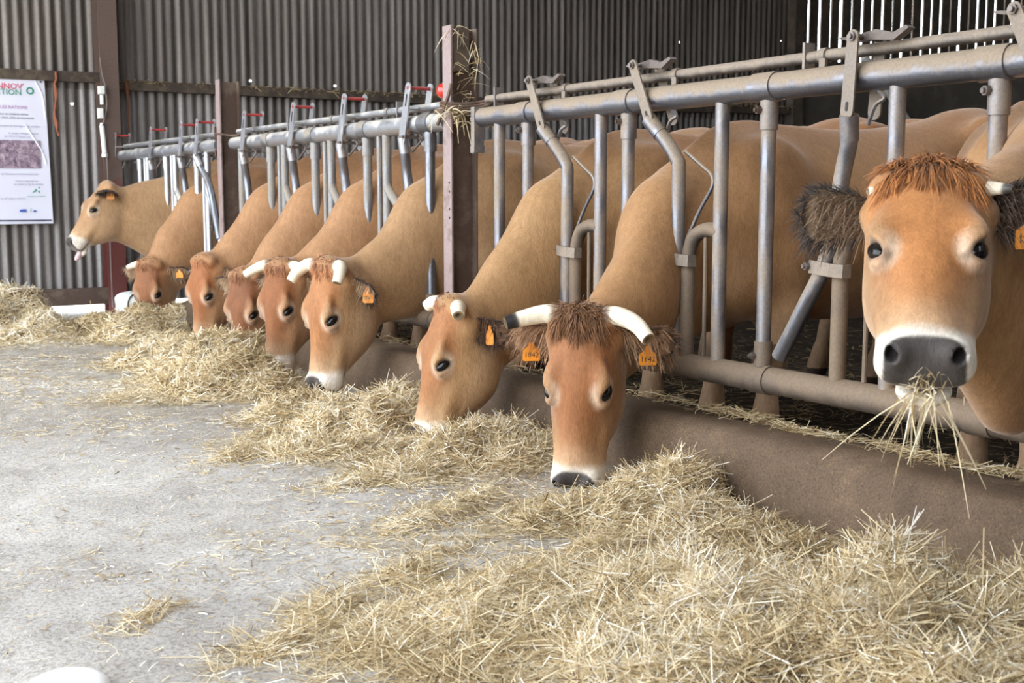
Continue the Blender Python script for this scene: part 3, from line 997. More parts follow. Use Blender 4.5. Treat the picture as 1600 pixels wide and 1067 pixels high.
def make_ear(root, c, base, direction, face, length=0.2, width=0.07, colors=(C_TAN, C_DARK, C_PALE), fringe=C_DARK, inner=True, name='ear'):
    """cupped leaf-shaped ear. direction: towards the tip; face: where the opening looks"""
    a = unit(direction)
    nrm = unit(np.array(face, float) - a * (np.array(face, float) @ a))
    b = np.cross(nrm, a)
    ns, ntt = 16, 12
    front, back, cf, cb = [], [], [], []
    tan, rim, pale = [np.array(q) for q in colors]
    hl = c.get('ear_hair_len', 1.0)
    for i in range(ns + 1):
        s = i / ns
        wv = width * (0.42 + 0.9 * s ** 0.8 - 0.35 * s) * math.sqrt(max(0.0, 1 - max(0, (s - 0.55) / 0.45) ** 2.2)) if s < 1 else 0.0
        cup = (0.95 - 0.5 * s) * wv
        for j in range(ntt + 1):
            t = -1 + 2 * j / ntt
            ang = t * (1.25 - 0.45 * s)
            p = base + a * (length * s) + b * (wv * math.sin(ang) / math.sin(1.25 - 0.45 * s)) - nrm * (cup * (math.cos(ang) - 0.35)) - nrm * 0.02 * s * s
            front.append(p)
            back.append(p - nrm * 0.006 * (1 - 0.7 * abs(t)))
            e = max(abs(t), s ** 2)
            er = sstep(np.array(e), 0.72, 0.95)
            cf.append(pale * 0.55 * (1 - er) + rim * er)
            cb.append(tan * (1 - sstep(np.array(s), .35, .9)) * (1 - er) + rim * (1 - (1 - sstep(np.array(s), .35, .9)) * (1 - er)))
    n1 = len(front)
    Q = []
    for i in range(ns):
        for j in range(ntt):
            k = i * (ntt + 1) + j
            Q.append((k, k + 1, k + ntt + 2, k + ntt + 1))
            Q.append((n1 + k + 1, n1 + k, n1 + k + ntt + 1, n1 + k + ntt + 2))
    rimv = [i * (ntt + 1) for i in range(ns + 1)]
    rimw = [i * (ntt + 1) + ntt for i in range(ns + 1)]
    for A, flip in ((rimv, 0), (rimw, 1)):
        for k in range(ns):
            q = (A[k], A[k + 1], n1 + A[k + 1], n1 + A[k])
            Q.append(q if not flip else q[::-1])
    me = np_mesh(name, np.array(front + back), np.array(Q), M_EAR, colors={'coat': np.array(cf + cb)})
    o = link(name, me, root)
    # hair: fringe on the rim and tufts inside
    F = np.array(front).reshape(ns + 1, ntt + 1, 3)
    roots, dirs, cols, lens = [], [], [], []
    nf = c.get('ear_hair', 260)
    for k in range(nf):
        i = int(RNG.integers(3, ns + 1)); sd = RNG.random() < 0.5
        j = 0 if sd else ntt
        roots.append(F[i, j]); out = (b * (-1 if sd else 1))
        dirs.append(out * 0.8 + a * 0.7 + RNG.normal(size=3) * 0.3)
        cols.append(np.array(fringe) * RNG.uniform(0.6, 1.5)); lens.append(RNG.uniform(0.012, 0.034) * hl)
    for k in range(nf * 2):
        i = int(RNG.integers(2, ns)); j = int(RNG.integers(0, ntt + 1))
        roots.append(F[i, j] - nrm * 0.006); dirs.append(-nrm * 0.55 + a * 0.9 + RNG.normal(size=3) * 0.25)
        t_ = sstep(np.array(i / ns), .25, .7)
        cols.append((tan * (1 - t_) + rim * t_) * RNG.uniform(0.6, 1.35)); lens.append(RNG.uniform(0.012, 0.028) * hl)
    if inner:
        for k in range(nf):
            i = int(RNG.integers(1, ns - 3)); j = int(RNG.integers(1, ntt))
            roots.append(F[i, j]); dirs.append(nrm * 0.8 + a * 0.5 + b * RNG.normal() * 0.6 + RNG.normal(size=3) * 0.2)
            cols.append(pale * RNG.uniform(0.55, 1.1)); lens.append(RNG.uniform(0.02, 0.05) * hl)
    v, q, cc = ribbons(np.array(roots), np.array(dirs), np.array(lens), 0.0020, np.array([0, 0, -0.35]), 2, cols=np.array(cols))
    h = link('ear_hair', np_mesh('ear_hair', v, q, M_HAIR, colors={'coat': cc}), o)
    h['kind'] = 'stuff'
    return o, F, a, b, nrm


def make_horn(root, pts, r0, r1, tip=None, cut=True):
    P = arc_pts(pts, 6)
    n = len(P)
    rs = [r0 + (r1 - r0) * (i / (n - 1)) ** 1.2 for i in range(n)]
    mb = MB()
    mb.tube(P, rs, 14, caps=False)
    nv = len(mb.v)
    cols = []
    for i in range(n):
        t = i / (n - 1)
        cc = np.array(srgb(150, 132, 118)) * (1 - sstep(np.array(t), 0.10, 0.28)) + np.array(srgb(238, 228, 208)) * sstep(np.array(t), 0.10, 0.28)
        if tip is not None:
            k = sstep(np.array(t), 0.80, 0.84)
            cc = cc * (1 - k) + np.array(tip) * k
        cols += [cc] * 14
    # sawn end: rim, inner ring, hollow core
    d = unit(P[-1] - P[-2])
    base = (n - 1) * 14
    ring = [np.array(mb.v[base + k]) for k in range(14)]
    c0 = P[-1]
    for fr, off, cc in ((0.82, 0.002, srgb(150, 128, 98)), (0.45, 0.0, srgb(120, 100, 76)), (0.16, -0.006, srgb(74, 60, 46))):
        s = len(mb.v)
        for k in range(14): mb.v.append(tuple(c0 + (ring[k] - c0) * fr + d * off))
        for k in range(14): mb.f.append((base + k, base + (k + 1) % 14, s + (k + 1) % 14, s + k))
        cols += [np.array(cc) if tip is None else np.array(cc) * .5] * 14
        base = s
    mb.f.append(tuple(base + k for k in range(14)))
    me = mb.mesh('horn', M_HORN, 50)
    a = me.attributes.new('coat', 'FLOAT_COLOR', 'POINT')
    cv = np.ones((len(mb.v), 4), np.float32); cv[:, :3] = np.array(cols)
    a.data.foreach_set('color', cv.ravel())
    return link('horn', me, root)


def text_mesh(name, body, size, mat, parent, pos, right, up, extrude=0.0004, align='CENTER', font_scale=(1, 1)):
    """lettering as a real mesh lying on a surface"""
    cu = bpy.data.curves.new(name, 'FONT')
    cu.body = body; cu.size = size; cu.align_x = align; cu.align_y = 'CENTER'; cu.extrude = extrude; cu.resolution_u = 2
    tmp = bpy.data.objects.new('tmp_text', cu)
    COL.objects.link(tmp)
    dg = bpy.context.evaluated_depsgraph_get(); dg.update()
    me = bpy.data.meshes.new_from_object(tmp.evaluated_get(dg))
    bpy.data.objects.remove(tmp); bpy.data.curves.remove(cu)
    me.name = name
    right, up = unit(right) * font_scale[0], unit(up) * font_scale[1]
    nrm = unit(np.cross(right, up))
    me.transform(Matrix(((right[0], up[0], nrm[0], pos[0]), (right[1], up[1], nrm[1], pos[1]), (right[2], up[2], nrm[2], pos[2]), (0, 0, 0, 1))))
    me.materials.clear(); me.materials.append(mat)
    return link(name, me, parent)


def make_tag(root, pos, right, up, w=0.045, h=0.05, text=None, stem=True):
    """plastic ear tag with a narrow neck and printed number"""
    right = unit(right); up = unit(np.array(up, float) - right * (np.array(up, float) @ right))
    nrm = np.cross(right, up)
    ol = [(-.5 * w, -h * .62), (.5 * w, -h * .62), (.55 * w, -h * .5), (.52 * w, 0), (.22 * w, h * .22), (.16 * w, h * .45), (-.16 * w, h * .45), (-.22 * w, h * .22), (-.52 * w, 0), (-.55 * w, -h * .5)]
    mb = MB().plate(ol, 0.003, (pos, right, up, nrm))
    mb.tube([pos + up * h * .36 - nrm * .006, pos + up * h * .36 + nrm * .006], w * .13, 8)
    o = mb.build('ear_tag', M_TAG, root, smooth=False)
    if text:
        view = CAM - np.array(root.location) - np.array(pos)
        sd = 1.0 if view @ nrm > 0 else -1.0
        p = np.array(pos) - up * h * .28 + nrm * (0.0020 * sd)
        text_mesh('tag_number', text, w * .46, M_TAGTXT, o, p, right * sd, up)
    return o


def head_frame(yaw, tilt, roll=0.0):
    """tilt: nose forward from straight down (deg); yaw>0 turns the face towards the camera side (-Y)"""
    t = math.radians(tilt)
    e1 = np.array([-math.sin(t), 0, -math.cos(t)])
    e2 = np.array([-math.cos(t), 0, math.sin(t)])
    y = math.radians(yaw)
    e1 = rot_axis(e1, (0, 0, 1), y); e2 = rot_axis(e2, (0, 0, 1), y)
    if roll:
        e1 = rot_axis(e1, e2, math.radians(roll))
    e3 = np.cross(e1, e2)
    return e1, e2, e3


def make_cow(name, Y, c, label):
    root = empty(name, (c.get('X', 0.0), Y, 0))
    tag(root, label, 'cow', 'cows feeding at the headlock barrier')
    c.setdefault('scale', 1.0)
    if 'e1' not in c: c['e1'], c['e2'], c['e3'] = head_frame(c.get('yaw', 0), c.get('tilt', 13), c.get('roll', 0))
    P0 = c['P'] = np.array(c['P'], float)
    e1, e2, e3, sc = c['e1'], c['e2'], c['e3'], c['scale']
    wd = c.get('wide', 1.0)
    def W(u, v, w): return P0 + sc * (u * e1 + wd * v * e3 + w * e2)
    def D(u, v, w): return u * e1 + v * e3 + w * e2
    c['mouth'] = W(0.60, 0, -0.165) + np.array((c.get('X', 0.0), Y, 0))
    hb = W(0.10, 0, -0.14)                       # where the neck enters the head
    if 'neck' not in c:
        dx = c.get('slide', 0.0)
        c['neck'] = [(hb, (0.125, 0.088)), ((-0.11 + dx, c.get('ny', 0), 0.605), (0.170, 0.105)), ((0.10, 0, 0.79), (0.235, 0.140)), ((0.38, 0, 0.89), (0.315, 0.215))]
    if 'dewlap' not in c:
        th = W(0.22, 0, -0.24)
        c['dewlap'] = [(th, (0.05, 0.045)), ((0.06, 0, 0.56), (0.10, 0.045)), ((0.34, 0, 0.58), (0.12, 0.10))]
    V, Q, col = cow_body(c)
    body = link('body', np_mesh('body', V, Q, M_HIDE, colors={'coat': col}), root)
    # eyes
    for s in (-1, 1):
        n_, t1, t2 = eye_axes(s)
        p = W(EYE[0] - 0.007 * n_[0], EYE[1] * s - 0.007 * n_[1], EYE[2] - 0.007 * n_[2])
        mb = MB().ball(p, np.array([0.039 * c.get('eye_s', .86), 0.0225 * c.get('eye_s', .86), 0.018]) * sc, 16, 10, axes=(D(*t1), D(*t2), D(*n_)))
        mb.build('eye', M_EYE, root, 180)
    # ears
    ears = {}
    for s in (-1, 1):
        sp = c['ears'].get(s)
        if not sp: continue
        base = W(0.050, 0.108 * s, -0.095)
        ears[s] = make_ear(root, c, base, D(*sp['dir']), D(*sp['face']), sp.get('len', 0.20) * sc, sp.get('w', 0.072) * sc,
                           sp.get('colors', (base_tan(c), C_DARK * 1.3, C_PALE)), sp.get('fringe', C_DARK))
    for hp in c.get('horns', []):
        make_horn(root, [W(*q) for q in hp['pts']], hp.get('r0', 0.030) * sc, hp.get('r1', 0.020) * sc, hp.get('tip'))
    for tg in c.get('tags', []):
        s = tg['ear']
        o, F, a, b, nrm = ears[s]
        p = F[int(tg.get('i', 7)), int(tg.get('j', 6))] + np.array(tg.get('off', (0, 0, 0)))
        make_tag(root, p, tg.get('right', (1, 0, 0)), tg.get('up', (0, 0, 1)), tg.get('w', 0.045), tg.get('h', 0.05), tg.get('text'))
    if c.get('tongue'):
        MB().tube(arc_pts([W(.53, -.01, -.165), W(.585, -.015, -.178), W(.625, -.02, -.180), W(.65, -.022, -.176)], 4), [.022] * 9 + [.018, .015, .012, .006], 10).build('tongue', M_TONGUE, root, 180)
    # forelock
    n = c.get('forelock', 300)
    if n:
        fl = c.get('fl_len', 0.05)
        vv = RNG.uniform(-0.085, 0.085, n)
        uu = RNG.uniform(-0.062, 0.055, n)
        uu = uu * (1 - (vv / .13) ** 2)
        wl = np.interp(uu, HEAD[0], HEAD[1][0]) - 0.09 * (np.abs(vv) / .1) ** 4
        we = -0.035 + 0.055 * np.sqrt(np.clip(1 - (uu / .055) ** 2 - (vv / .088) ** 2, 0, 1))
        ww = np.maximum(wl, we) + 0.006
        roots = P0 + sc * (uu[:, None] * e1 + wd * vv[:, None] * e3 + ww[:, None] * e2)
        clump = np.round(vv / 0.012) * 0.012
        dirs = (e1 * 0.70 + e2 * 0.48)[None] + (clump * 4.5 + (clump - vv) * 10)[:, None] * e3 + RNG.normal(size=(n, 3)) * 0.16 - (uu < -0.01)[:, None] * e1 * 0.75
        cc = np.array(c.get('fl_col', C_RUST)) * RNG.uniform(0.55, 1.45, n)[:, None]
        wave = np.sin(clump * 700.0)[:, None] * e3 * 0.22
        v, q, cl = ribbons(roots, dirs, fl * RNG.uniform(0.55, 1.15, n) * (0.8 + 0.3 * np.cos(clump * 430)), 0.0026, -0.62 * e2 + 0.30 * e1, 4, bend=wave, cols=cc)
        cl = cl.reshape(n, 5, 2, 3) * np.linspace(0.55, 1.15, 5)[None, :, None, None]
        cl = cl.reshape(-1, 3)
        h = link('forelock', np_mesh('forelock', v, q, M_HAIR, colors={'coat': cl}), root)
        h['kind'] = 'stuff'
    return root

def base_tan(c): return np.array(c.get('tan', C_TAN))

# ------------------------------------------------------------------ the nine cows
EARS_BACK = {-1: dict(dir=(0.50, -0.80, -0.22), face=(0.5, -0.1, 0.8), len=.16, w=.06), 1: dict(dir=(0.50, 0.80, -0.22), face=(0.5, 0.1, 0.8), len=.16, w=.06)}
EARS_OUT = {-1: dict(dir=(0.18, -0.95, -0.2), face=(0.55, 0, 0.8)), 1: dict(dir=(0.18, 0.95, -0.2), face=(0.55, 0, 0.8))}

def cow_specs():
    s = []
    g = lambda *a: np.array(srgb(*a))
    # A: raised head in profile, tongue out
    e1 = unit((-0.62, -0.06, -0.78)); e2 = unit(np.array((-0.78, -0.1, 0.62)) - e1 * (e1 @ np.array((-0.78, -0.1, 0.62))))
    A = dict(P=(-0.45, 0, 1.05), e1=e1, e2=e2, e3=np.cross(e1, e2), scale=.93, forelock=0, ears={-1: dict(dir=(0.35, -0.55, 0.50), face=(0.75, -0.45, -0.2), len=.20, w=.08, colors=(g(112, 84, 64), g(52, 42, 38), g(70, 54, 46))), 1: EARS_OUT[1]},
             neck=[((-0.36, 0, 0.86), (0.125, 0.085)), ((-0.22, 0, 0.835), (0.185, 0.10)), ((0.02, 0, 0.80), (0.275, 0.14)), ((0.38, 0, 0.88), (0.33, 0.21))],
             dewlap=[((-0.36, 0, 0.68), (0.05, 0.045)), ((-0.05, 0, 0.60), (0.08, 0.05)), ((0.3, 0, 0.56), (0.12, 0.10))],
             tongue=True, face=0.25, eyering=1.0, fine=0.010, tan=g(175, 140, 104), tags=[dict(ear=-1, i=6, j=6, right=(1, -.5, 0), w=0.05, h=0.07, off=(0, -.03, -.01))])
    s.append((9.40, A, 'pale tan cow with raised head in profile and tongue out, last in the row'))
    B = dict(P=(-0.385, -.05, 0.48), yaw=42, tilt=10, scale=.90, forelock=120, ears=EARS_OUT, fine=0.010, face=0.95, rust=g(134, 87, 57), muzzle=0.3,
             horns=[dict(pts=[(.0, .08, -.03), (.015, .13, -.02), (.04, .175, .0)], r0=.03, r1=.02)], tags=[dict(ear=-1, i=8, j=8, w=.05, h=.055, off=(0, -.03, -.02), right=(.7, -.7, 0))])
    s.append((8.60, B, 'small rust-faced cow with one short horn, head in hay beside the white sack'))
    Cc = dict(P=(-0.436, 0, 0.57), yaw=20, tilt=10, scale=.91, forelock=60, ears=EARS_BACK, fine=0.010, face=0.9, rust=g(146, 89, 51), muzzle=0.75)
    s.append((7.20, Cc, 'hornless tan cow with a domed forehead, feeding second from the far brown post'))
    Dd = dict(P=(-0.427, -.02, 0.518), yaw=30, tilt=10, scale=.92, forelock=200, ears=EARS_OUT, fine=0.010, face=1.0, rust=g(125, 80, 51), muzzle=0.3)
    s.append((6.52, Dd, 'dark rust-faced hornless cow with pale ears, muzzle buried in hay'))
    E_ = dict(P=(-0.47, 0, 0.60), yaw=24, tilt=13, scale=.935, forelock=150, ears=EARS_BACK, fine=0.009, face=1.0, rust=g(136, 86, 51),
              horns=[dict(pts=[(-.005, .08, -.03), (.0, .13, -.02), (.03, .19, -.01), (.06, .235, .0)], r0=.032, r1=.024), dict(pts=[(-.005, -.08, -.03), (.0, -.13, -.02), (.03, -.18, .0)], r0=.032, r1=.026)],
              tags=[dict(ear=-1, i=8, j=6, w=.05, h=.055, off=(0, -.02, .02), right=(.7, -.7, 0))])
    s.append((5.84, E_, 'rust-faced cow with long white right horn held level, white muzzle on the hay'))
    F_ = dict(P=(-0.53, -.02, 0.636), yaw=10, tilt=11, scale=1.0, forelock=420, fl_len=.045, fl_col=g(190, 130, 88), ears=EARS_BACK, fine=0.008, face=0.75, tan=g(163, 128, 92), rust=g(160, 103, 60), cheek=0.5,
              horns=[dict(pts=[(-.005, .08, -.03), (.0, .125, -.005), (.04, .155, .03), (.09, .165, .05)], r0=.033, r1=.024), dict(pts=[(-.005, -.085, -.03), (.0, -.135, -.01), (.035, -.165, .01), (.075, -.172, .02)], r0=.033, r1=.024)],
              tags=[dict(ear=-1, i=8, j=6, w=.045, h=.07, off=(0, -.03, -.02), right=(.8, -.6, 0), text='2061')])
    s.append((5.15, F_, 'greyish tan cow with two sawn horns, head just left of tall brown post'))
    G_ = dict(crest=2.2, P=(-0.502, -.02, 0.54), yaw=-6, tilt=18, scale=.935, forelock=160, fl_len=.03, fl_col=g(170, 110, 76), ears={-1: dict(dir=(.15, -.62, -.6), face=(.35, -.75, .55), len=.16, w=.066, colors=(g(110, 78, 58), g(56, 42, 36), g(120, 88, 66))), 1: EARS_BACK[1]}, fine=0.0075, tan=g(165, 129, 90), rust=g(151, 98, 59),
              horns=[dict(pts=[(.0, .085, -.03), (.0, .135, -.015), (.025, .165, .0)], r0=.033, r1=.026), dict(pts=[(.0, -.085, -.03), (.005, -.13, -.01), (.035, -.175, .0)], r0=.034, r1=.026)],
              tags=[dict(ear=-1, i=6, j=9, w=.03, h=.07, off=(0, -.02, -.04), right=(.5, -.8, 0))])
    s.append((4.05, G_, 'tan cow in profile with short sawn horns, just right of tall brown post'))
    H_ = dict(ny=-.09, P=(-0.485, -.22, 0.56), yaw=39, tilt=12, scale=.98, ear_hair=500, ear_hair_len=1.5, forelock=1600, fl_len=.068, fl_col=g(128, 87, 55), ears={k: dict(EARS_OUT[k], colors=(g(120, 84, 56), g(84, 60, 44), g(190, 150, 116)), fringe=g(110, 78, 54)) for k in (-1, 1)}, fine=0.0075, tan=g(161, 122, 84), rust=g(147, 94, 58),
              horns=[dict(pts=[(-.01, .085, -.03), (-.012, .13, -.02), (.005, .19, .0), (.03, .25, .03)], r0=.036, r1=.024, tip=srgb(38, 36, 38)), dict(pts=[(-.01, -.085, -.03), (-.012, -.13, -.02), (.015, -.195, .0), (.065, -.245, .03)], r0=.036, r1=.024)],
              tags=[dict(ear=1, i=8, j=6, w=.055, h=.06, off=(-.02, -.02, -.05), right=(.85, -.5, 0), text='1842'), dict(ear=-1, i=7, j=6, w=.055, h=.06, off=(-.0, -.03, -.05), right=(.85, -.5, 0), text='1842')])
    s.append((3.37, H_, 'horned cow facing the camera, head down, black-tipped horn and orange tag 1842'))
    P = np.array((-0.5727 + 0.02, 1.7236 - 2.12, 1.008))
    ch = np.array((-0.79, -0.613, 0))
    e1 = unit(1.10 * ch + np.array((0, 0, -1.0))); e1 = unit(e1 + 0.018 * np.array((.613, -.79, 0)))
    e2 = unit(ch * 1.0 + np.array((0, 0, 1.10)))
    e2 = unit(e2 - e1 * (e1 @ e2))
    dk = g(52, 46, 44)
    I_ = dict(eye_s=1.02, P=P, e1=e1, e2=e2, e3=np.cross(e1, e2), scale=0.865, wide=1.20, forelock=2200, fl_len=.070, fl_col=g(166, 106, 56), ring=.476, muzzle=1.0, eyering=.95, tan=g(172, 133, 95), rust=g(176, 116, 66), cheek=.6,
              ear_hair=500, ear_hair_len=1.5, fine=0.006,
              ears={1: dict(dir=(.06, .97, .02), face=(.75, -.1, .65), len=.19, w=.085, colors=(dk, dk, g(150, 124, 98)), fringe=dk), -1: dict(dir=(.06, -.97, .22), face=(.6, .1, .8), len=.19, w=.085, colors=(dk, dk, g(120, 96, 80)), fringe=dk)},
              X=-0.02, stance={-1: -0.20, 1: -0.04},
              neck=[(P + .865 * (.10 * e1 - .14 * e2), (0.125, 0.10)), ((-0.13, -0.345, 0.785), (0.27, 0.115)), ((0.12, -0.24, 0.82), (0.325, 0.14)), ((0.42, 0, 0.89), (0.32, 0.20))],
              dewlap=[(P + .865 * (.24 * e1 - .25 * e2), (0.05, 0.05)), ((-0.13, -0.34, 0.53), (0.10, 0.05)), ((0.20, -0.16, 0.56), (0.13, 0.09))],
              horns=[dict(pts=[(.02, -.095, -.04), (.025, -.125, -.03), (.045, -.165, -.015)], r0=.026, r1=.010, tip=srgb(70, 66, 64)), dict(pts=[(.02, .09, -.04), (.03, .11, -.03), (.035, .122, -.025)], r0=.018, r1=.010)],
              tags=[dict(ear=-1, i=9, j=3, w=.06, h=.065, off=(-.02, -.02, -.01), right=(.613, -.79, 0), up=(.1, .1, 1), text='1842')])
    s.append((2.12, I_, 'nearest cow, head up facing the camera, white muzzle with straw hanging from its mouth'))
    return s

MOUTH = np.zeros(3)
def build_cows(which=None):
    for i, (Y, c, lab) in enumerate(cow_specs()):
        if which and i not in which: continue
        make_cow('cow', Y, c, lab)
        MOUTH[:] = c['mouth']

# ------------------------------------------------------------------ headlock barrier panels
M_GALV_NEAR = m_galv('galvanised_tube_dusty', srgb(122, 125, 136), srgb(150, 134, 116), 0.68, 0.30)
M_GALV_DIRT = m_galv('galvanised_tube_muddy', srgb(108, 101, 95), srgb(124, 106, 88), 1.1, 0.55, 0.3)
M_PLATE = m_galv('dusty_strap_steel', srgb(120, 114, 110), srgb(146, 132, 118), 0.9, 0.5, 0.3)
M_GALV_MID = m_galv('galvanised_tube_clean', srgb(140, 142, 148), srgb(150, 141, 130), 0.75, 0.45)
M_GALV_FAR = m_galv('galvanised_tube_bright', srgb(190, 192, 198), srgb(196, 190, 180), 0.25, 0.36, 0.3)
M_BOLT = m_steel('bolt_steel', srgb(120, 112, 108), srgb(92, 76, 66), 0.3, 0.45, 0.5)
M_IRON_GREY = m_steel('grey_latch_iron', srgb(108, 98, 92), srgb(84, 74, 68), 0.3, 0.6, 0.2)
M_REDPIN = mat_plain('red_painted_pin', srgb(168, 56, 52), 0.4, var=0.1)
M_REDBALL = NT('red_reflector').set(color=srgb(206, 44, 26), rough=0.15, coat=0.5)

ZR, RR = 1.305, 0.043     # top rail
ZB, RB = 0.362, 0.044     # bottom rail
ZK, RK, XK = 1.385, 0.018, 0.03   # lock rod

def bolt(mb, p, d=(-1, 0, 0), r=0.013, L=0.014):
    p = np.array(p, float); d = unit(d)
    mb.tube([p, p + d * L], r, 6)
    mb.tube([p + d * L, p + d * (L + .008)], r * .55, 8)

def upright_clamp(root, y, mat, rb=0.0245):
    """clamped upright: tube with sleeves and bolts at both rails"""
    mb = MB().tube([(0, y, ZB + RB * .5), (0, y, ZR - RR * .5)], rb, 14)
    mb.build('upright', mat, root)
    mb = MB()
    mb.tube([(0, y - 0.035, ZR), (0, y + 0.06, ZR)], RR + 0.005, 20)
    mb.tube([(0, y, ZR - RR), (0, y, ZR - 0.135)], rb + 0.005, 14)
    mb.box((rb + .006, y, ZR - 0.095), (0.012, 0.006, 0.075))
    mb.build('clamp_sleeve', mat, root)
    mb = MB(); bolt(mb, (-0.026, y + 0.014, ZR - 0.072), (-.95, .3, 0), .014); mb.build('bolt', M_BOLT, root)
    mb = MB()
    mb.tube([(0, y - 0.04, ZB), (0, y + 0.04, ZB)], RB + 0.005, 20)
    mb.tube([(0, y, ZB + RB), (0, y, ZB + 0.125)], rb + 0.005, 14)
    mb.box((rb + .004, y - .02, ZB + 0.085), (0.02, 0.006, 0.06))
    mb.build('clamp_sleeve', M_GALV_DIRT, root)
    mb = MB(); bolt(mb, (-0.027, y + 0.012, ZB + 0.078), (-.95, .3, 0), .012); mb.build('bolt', M_BOLT, root)

def slot_plate(w0, w1, L, n=8):
    """rounded strap outline from (0,0) down to (0,-L)"""
    ol = []
    for i in range(n + 1):
        a = math.pi * i / n
        ol.append((w0 / 2 * math.cos(a), w0 / 2 * math.sin(a)))
    for i in range(n + 1):
        a = math.pi + math.pi * i / n
        ol.append((w1 / 2 * math.cos(a), -L + w1 / 2 * math.sin(a)))
    return ol

def yoke_near(root, C, mat, open_=False):
    if not open_:
        yt, yb, yv = C - 0.10, C - 0.185, C - 0.300
        zt, zb = 1.425, 1.235
        top, bot = np.array((-0.062, yt, zt)), np.array((-0.058, yb, zb))
        pts = [(-0.045, yb + .005, zb - .01), (-0.03, yb - 0.05, 1.165), (-0.012, yv + 0.012, 1.09), (-0.01, yv, 1.02), (-0.012, yv, 0.62), (-0.01, yv, 0.40)]
        piv = (-0.012, yv, 0.745)
    else:
        yt, yb = C - 0.385, C - 0.375
        zt, zb = 1.415, 1.205
        top, bot = np.array((-0.062, yt - .005, zt)), np.array((-0.060, yb, zb))
        pts = [(-0.045, yb + .005, zb - .02), (-0.03, yb + 0.015, 1.12), (-0.015, yb + 0.05, 1.02), (-0.012, C - 0.275, 0.78), (-0.012, C - 0.19, 0.62), (-0.012, C - 0.085, 0.445)]
        piv = (-0.012, C - 0.262, 0.752)
    MB().tube(arc_pts(pts, 5), 0.0255, 14).build('yoke_bar', mat, root)
    # flat strap pair with dark-painted slot, pin and latch tongue
    ax = unit(top - bot); nrm = np.array((-1.0, 0, 0)); w = unit(np.cross(ax, nrm))
    L = float(np.linalg.norm(top - bot))
    for xo in (0.0, 0.118):
        MB().plate(slot_plate(0.040, 0.046, L), 0.007, (top + np.array((xo, 0, 0)), w, ax, np.array((1.0, 0, 0)))).build('lever_plate', M_PLATE, root, smooth=False)
    mb = MB().plate(slot_plate(0.010, 0.010, 0.018, 5), 0.0012, (bot + ax * .022 + np.array((-.0042, 0, 0)), w, ax, np.array((1.0, 0, 0))))
    mb.build('plate_slot_shade', M_CORD_HOLE, root, smooth=False)  # thin dark inlay on the strap paints the shade of a slot
    mb = MB(); bolt(mb, top + np.array((-0.004, 0, 0)), (-1, 0, 0), 0.014, .008)
    mb.tube([top, top + np.array((.125, 0, 0))], .008, 8)
    mb.build('bolt', M_BOLT, root)
    s = MB()
    ty = top[1]
    ol = [(0.085, 0.010), (0.030, 0.004), (0.0, 0.012), (-0.05, 0.018), (-0.11, 0.002), (-0.155, 0.018), (-0.165, 0.010), (-0.115, -0.018), (-0.03, -0.010), (0.02, -0.010), (0.085, 0.004)]
    s.plate(ol, 0.030, (np.array((-0.012, ty, zt)), np.array((0, 1.0, 0)), np.array((0, 0, 1.0)), np.array((1.0, 0, 0))))
    s.build('latch_tongue', M_IRON_GREY, root, smooth=False)
    # collar where strap grips the yoke, hook beneath the rail
    d = unit(np.array(pts[1]) - np.array(pts[0]))
    MB().tube([np.array(pts[0]) + d * -.01, np.array(pts[0]) + d * .065], 0.0285, 14).build('yoke_collar', mat, root)
    MB().tube(arc_pts([(0.0, yb - 0.06, ZR - RR + .004), (0.01, yb - 0.075, ZR - .065), (0.0, yb - 0.05, ZR - .085), (-0.005, yb - 0.03, ZR - .14)], 4), 0.007, 6).build('hook', mat, root)
    return piv

